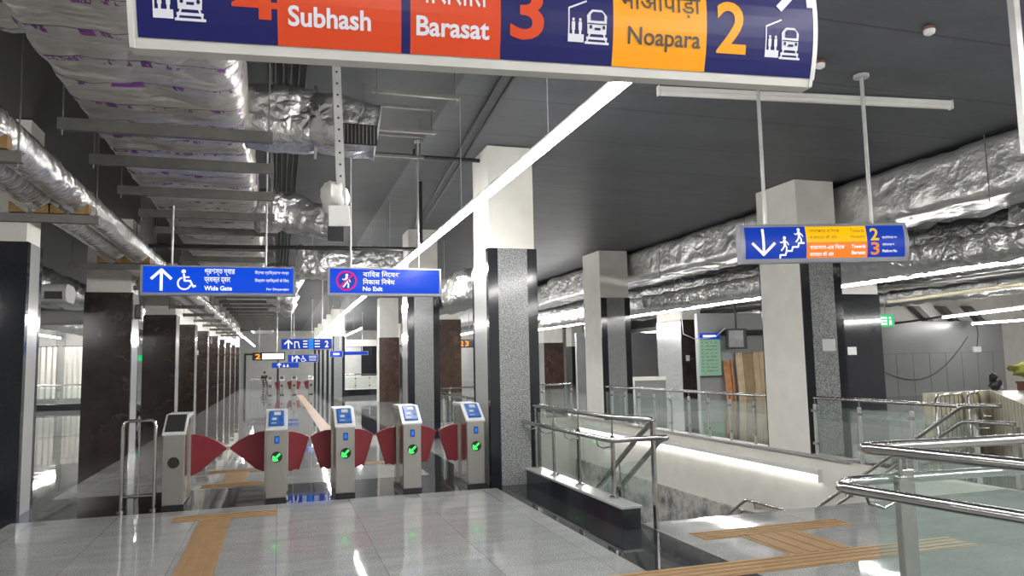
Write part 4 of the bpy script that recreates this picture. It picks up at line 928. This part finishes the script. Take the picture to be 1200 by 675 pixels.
for k, (xa, xb, z1, mt, lab) in enumerate(((15.72, 15.95, 1.42, 'plank_orange', 'orange narrow board leaning left of the timber boards'), (16.0, 16.08, 1.45, 'plank_orange', 'dark edge board right of the orange board'), (16.25, 16.52, 1.72, 'plank', 'tall pale timber board leaning on the wall, first of the pale ones'), (16.54, 16.95, 1.70, 'plank_brown', 'wide brown timber board between pale boards'), (16.97, 17.22, 1.74, 'plank', 'pale timber board right of the wide brown board'), (17.24, 17.5, 1.76, 'plank', 'pale timber board touching the large white column'), (17.52, 17.8, 1.74, 'plank', 'rightmost pale timber board, half behind the large white column'))):
    o = MB().prism([(23.83+.012*k, 0), (23.90+.012*k, 0), (24.04, z1), (23.97, z1)], 'x', xa, xb).build('timber_board', mt); tag(o, lab, 'board', 'boards leaning on the wall')
o = thing('counter_panel', 'white framed low partition behind the middle glass railing', 'partition', (11.55, 22, 0)); box('frame', 'plaster', o, -.64, -.52, -.05, .05, 0, .98); box('top_rail', 'plaster', o, -.52, .62, -.05, .05, .86, .98); box('infill', 'wall_grey', o, -.52, .62, -.02, .02, 0, .86)
o = thing('door_leaf', 'pale green door in the far right back room', 'door', (19.0, 33.95, 0)); box('leaf', 'board_green' if 0 else 'plaster', o, -.35, .35, -.05, .04, 0, 2.0); box('frame', 'black_plastic', o, -.45, .45, -.03, .05, 0, 2.1); rod('handle', 'steel', o, (.25, -.08, 1), (.25, -.08, 1.15), .015)
tag(MB().box(20.1, 21.2, 33.86, 33.98, 0, 2.1).box(20.15, 21.15, 33.83, 33.86, .05, 2.05).build('dark_cabinet', 'black_plastic', bevel=.02), 'dark blue black cabinet right of the door in the far back room', 'cabinet')
o = tag(MB().tube([(13.47, 23, CEIL), (13.47, 23, 2.9), (13.5, 23, 2.4), (14.0, 23, 2.2), (14.8, 23, 2.3), (15.2, 23, 2.6)], .014, 6).build('loose_cable', 'white_cable', smooth=60), 'pale cable drooping beside the dark marble pillar', 'cable')
for k, (x, y, z, w, h, lab) in enumerate(((8.4, 9.842, 1.62, .25, .19, 'white paper notice taped to the large white column'), (15.25, 16.97, 1.55, .3, .22, 'white paper notice on the black marble column'), (15.1, 25.47, 1.45, .16, .22, 'small paper notice on the dark marble pillar'))):
    tag(MB().box(x-w/2, x+w/2, y-.003, y+.004, z, z+h).build('paper_notice', 'paper'), lab, 'notice')
# cream boarded hoarding and the rail before it
def poly3(pts, th, z0, zs, name, mat, par):
    mb = MB(); n = len(pts)
    a = [Vector((p[0], p[1])) for p in pts]; d = (a[1]-a[0]).normalized(); nn = Vector((-d.y, d.x))*th
    q = [a[0], a[1], a[1]+nn, a[0]+nn]; zz = [zs[0], zs[1], zs[1], zs[0]]
    mb.v = [(p.x, p.y, z0) for p in q]+[(p.x, p.y, z_) for p, z_ in zip(q, zz)]
    for fc in ((3, 2, 1, 0), (4, 5, 6, 7), (0, 1, 5, 4), (1, 2, 6, 5), (2, 3, 7, 6), (3, 0, 4, 7)): mb.f.append(fc); mb.m.append(0)
    return mb.build(name, mat, par)
o = thing('hoarding', 'cream ribbed sheet hoarding around a grey topped opening at the right edge', 'hoarding', (0, 0, 0))
pa, pb, pc = Vector((9.15, 8.75)), Vector((10.62, 8.93)), Vector((8.95, 6.95))
poly3([pb, pa], -.06, 0, (.96, .96), 'sheet', 'cream', o); poly3([pc, pb], -.9, 0, (.84, .95), 'side_block', 'wall_grey', o); poly3([pc, pb], .03, 0, (.85, .965), 'sheet', 'cream', o)
for a, b_, za, zb, n in ((pa, pb, .96, .96, 10), (pc, pb, .85, .96, 13)):
    for j in range(n):
        t = (j+.5)/n; p = a.lerp(b_, t); d = (b_-a).normalized(); nv = Vector((d.y, -d.x)) if a is pa else Vector((-d.y, d.x))
        MB().tube([(p.x+nv.x*.033, p.y+nv.y*.033, 0), (p.x+nv.x*.033, p.y+nv.y*.033, za+(zb-za)*t)], .008, 6).build('rib', 'galv_light', o)
o = thing('barrier_rail', 'curved steel barrier with upright bars in front of the cream hoarding', 'barrier', (8.9, 8.35, 0), R(18))
for a, b_ in ((0, .82), (.98, 1.35)):
    MB().tube([(a, 0, 0), (a, 0, .88), (a+.06, 0, .95), (b_-.06, 0, .95), (b_, 0, .88), (b_, 0, 0)], .022, 10).build('frame', 'steel', o, smooth=60)
    n = int((b_-a)/.13)
    for j in range(1, n): rod('upright', 'steel', o, (a+(b_-a)*j/n, 0, .12), (a+(b_-a)*j/n, 0, .95), .008)
    rod('lower_rail', 'steel', o, (a, 0, .12), (b_, 0, .12), .014)
q = thing('crate', 'red brown crate on the grey hoarding top at the right edge', 'crate', (11.35, 8.75, .93)); box('body', 'redbrown', q, -.22, .22, -.15, .15, -.03, .13, bevel=.01); box('rim', 'redbrown', q, -.23, .23, -.16, .16, .12, .15)
tag(MB().ball((11.35, 8.75, 1.25), .42, .22, .13, 20, 12, amp=.5).build('cloth_bundle', 'olive', smooth=80), 'olive green cloth bundle lying on the red brown crate', 'bundle')
q = thing('shoulder_bag', 'small black bag standing on the hoarding corner', 'bag', (10.75, 8.95, .95)); MB().ball((0, 0, .10), .10, .08, .10, 14, 10, amp=.4).build('body', 'black_plastic', q, smooth=80); MB().ball((-.03, 0, .21), .07, .06, .06, 12, 8, amp=.3).build('flap', 'black_plastic', q, smooth=80); MB().tube([(.05, -.06, .05), (.09, -.05, .12), (.12, -.02, .02)], .012, 6).build('strap', 'paper', q, smooth=60)

# ---------------------------------------------------------------- left side hall and small fixtures
struct(box('wall_side_hall', 'plaster_grey', None, -13.5, -7.2, 40, 40.2, 0, CEIL))
for k in range(4):
    xx = -13.1+1.35*k; o = thing('curtain_panel', ['%s pale hanging sheet in the left side hall, seen left of the wide brown column' % w for w in ('leftmost', 'second', 'third', 'rightmost')][k], 'curtain', (xx, 39.6, 0))
    MB().prism([(-.5+.05*j, .05*math.sin(j*1.3)) for j in range(21)]+[(.5-.05*j, .02+.05*math.sin((20-j)*1.3)) for j in range(21)], 'z', .3, 2.7).build('cloth', 'plaster', o, smooth=50); rod('rail', 'galv', o, (-.6, 0, 2.72), (.6, 0, 2.72), .02); [rod('hanger', 'galv', o, (sx, 0, 2.72), (sx, 0, CEIL), .01) for sx in (-.5, .5)]
for k, (yy, x) in enumerate(((15.75, -2.62), (31.5, -2.62))):
    o = thing('wall_speaker', ['black speaker box on the side of the wide brown column', 'small black speaker box on a brown column far down the left row'][k], 'speaker', (x, yy, 2.52)); box('bracket', 'black_metal', o, .002, .03, -.03, .03, .05, .12); box('cabinet', 'black_plastic', o, .01, .112, -.12, .12, 0, .27, bevel=.01); box('grille', 'galv', o, .02, .10, -.126, -.12, .02, .25)
for k, (x, y, z) in enumerate(((-2.60, 27.1, 2.0), (-2.62, 10.4, 2.0))):
    if k == 0: tag(MB().box(x-.03, x+.03, y-.05, y+.05, z, z+.16).build('wall_box', 'led_white' if 0 else 'paper', bevel=.01), 'small white box on the side of a brown column in the left row', 'box')
o = thing('doorway', 'black framed glass door in the far end wall', 'door', (-1.25, 61.9, 0)); box('leaf', 'plaster_grey', o, -1.2, 1.2, -.02, .05, 0, 2.5)
for xa in (-1.3, 1.15): box('frame', 'black_plastic', o, xa, xa+.15, -.06, .06, 0, 2.6)
box('frame', 'black_plastic', o, -1.3, 1.3, -.06, .06, 2.5, 2.65)
o = thing('kiosk', 'dark glazed kiosk with white frame behind the far glass railing', 'kiosk', (5.1, 46, 0)); box('counter', 'plaster', o, -1.3, 1.3, -.3, .3, 0, .9); box('glazing', 'black_stone', o, -.3, 1.0, -.1, .1, .9, 2.7); box('frame', 'plaster', o, 1.0, 1.2, -.15, .15, .9, 2.9); box('side_panel', 'plaster_grey', o, -1.3, -.3, -.12, .12, .9, 2.9); box('fascia', 'plaster', o, -1.3, 1.3, -.2, .2, 2.7, 3.1)

# ---------------------------------------------------------------- people, both far off
def figure(label, name, J, E_, rad, paint, head, loc_, rz):
    o = thing(name, label, 'person', loc_, rz)
    me = bpy.data.meshes.new('body'); ks = list(J); me.from_pydata([J[k] for k in ks], [(ks.index(a), ks.index(b_)) for a, b_ in E_], [])
    b_ = bpy.data.objects.new('body', me); C.objects.link(b_); b_.modifiers.new('skin', 'SKIN'); ss = b_.modifiers.new('sub', 'SUBSURF'); ss.levels = ss.render_levels = 1
    for i, k in enumerate(ks):
        sv = me.skin_vertices[0].data[i]; sv.radius = (rad[k],)*2; sv.use_root = (k == 'pelvis')
    dg = bpy.context.evaluated_depsgraph_get(); dg.update(); m2 = bpy.data.meshes.new_from_object(b_.evaluated_get(dg)); bpy.data.objects.remove(b_)
    for q in ('skin', paint, 'cloth_dark'): m2.materials.append(M[q])
    hz = J['neck'][2]
    for p in m2.polygons:
        c = p.center; near = min(ks, key=lambda k: (Vector(J[k])-c).length)
        p.material_index = 0 if near in ('head', 'neck', 'handL', 'handR') else (1 if near in ('chest', 'shoulderL', 'shoulderR', 'elbowL', 'elbowR') else 2)
        p.use_smooth = True
    body = bpy.data.objects.new('body', m2); C.objects.link(body); body.parent = o
    h = Vector(J['head'])
    for sx in (-1, 1): MB().ball((h.x+.034*sx, h.y-.088, h.z+.012), .013, .012, .010, 8, 6).build('eye', 'cloth_dark', o)
    MB().tube([(h.x, h.y-.088, h.z+.015), (h.x, h.y-.112, h.z-.022), (h.x, h.y-.090, h.z-.030)], [.007, .014, .008], 8).build('nose', 'skin', o, smooth=70)
    MB().ball((h.x, h.y-.082, h.z-.052), .024, .012, .006, 10, 6).build('mouth', 'redbrown', o); 
    for sx in (-1, 1): MB().ball((h.x+.092*sx, h.y+.005, h.z), .012, .022, .030, 8, 6).build('ear', 'skin', o, smooth=70)
    MB().ball((h.x, h.y+.015, h.z+.035), .098, .105, .085, 14, 10).build('hair', 'hair', o, smooth=80)
    return o
def joints(sit, knee_z, floor):
    J = {'pelvis': (0, 0, sit), 'chest': (0, .02, sit+.36), 'neck': (0, .01, sit+.53), 'head': (0, -.02, sit+.68)}
    for s_, c in ((-1, 'L'), (1, 'R')):
        J['hip'+c] = (.10*s_, -.02, sit); J['knee'+c] = (.13*s_, -.42, knee_z); J['ankle'+c] = (.12*s_, -.50, floor+.08); J['toe'+c] = (.13*s_, -.66, floor+.035)
        J['shoulder'+c] = (.19*s_, .02, sit+.46); J['elbow'+c] = (.24*s_, -.08, sit+.2); J['hand'+c] = (.14*s_, -.34, max(knee_z+.07, sit+.08))
    return J
EE = [('pelvis', 'chest'), ('chest', 'neck'), ('neck', 'head')]
for c in 'LR': EE += [('pelvis', 'hip'+c), ('hip'+c, 'knee'+c), ('knee'+c, 'ankle'+c), ('ankle'+c, 'toe'+c), ('chest', 'shoulder'+c), ('shoulder'+c, 'elbow'+c), ('elbow'+c, 'hand'+c)]
RAD = {'pelvis': .15, 'chest': .15, 'neck': .055, 'head': .095}
for c in 'LR': RAD.update({'hip'+c: .095, 'knee'+c: .06, 'ankle'+c: .042, 'toe'+c: .04, 'shoulder'+c: .065, 'elbow'+c: .045, 'hand'+c: .038})
figure('person in pale grey shirt sitting on the floor against a brown column', 'person', joints(.12, .42, 0), EE, RAD, 'cloth_grey', None, (-3.74, 22.15, 0), R(8))
figure('person in dark clothes sitting on a stool at the far left end of the hall', 'person', joints(.45, .47, 0), EE, RAD, 'cloth_dark', None, (-.95, 58, 0), R(10))
o = thing('stool', 'dark stool under the person at the far end of the hall', 'stool', (-.95, 58, 0)); MB().tube([(0, .02, .27), (0, .02, .305)], .17, 18).build('seat', 'black_plastic', o, smooth=40)
for sx in (-1, 1):
    for sy in (-1, 1): rod('leg', 'black_metal', o, (.14*sx, .02+.14*sy, 0), (.11*sx, .02+.11*sy, .27), .013)
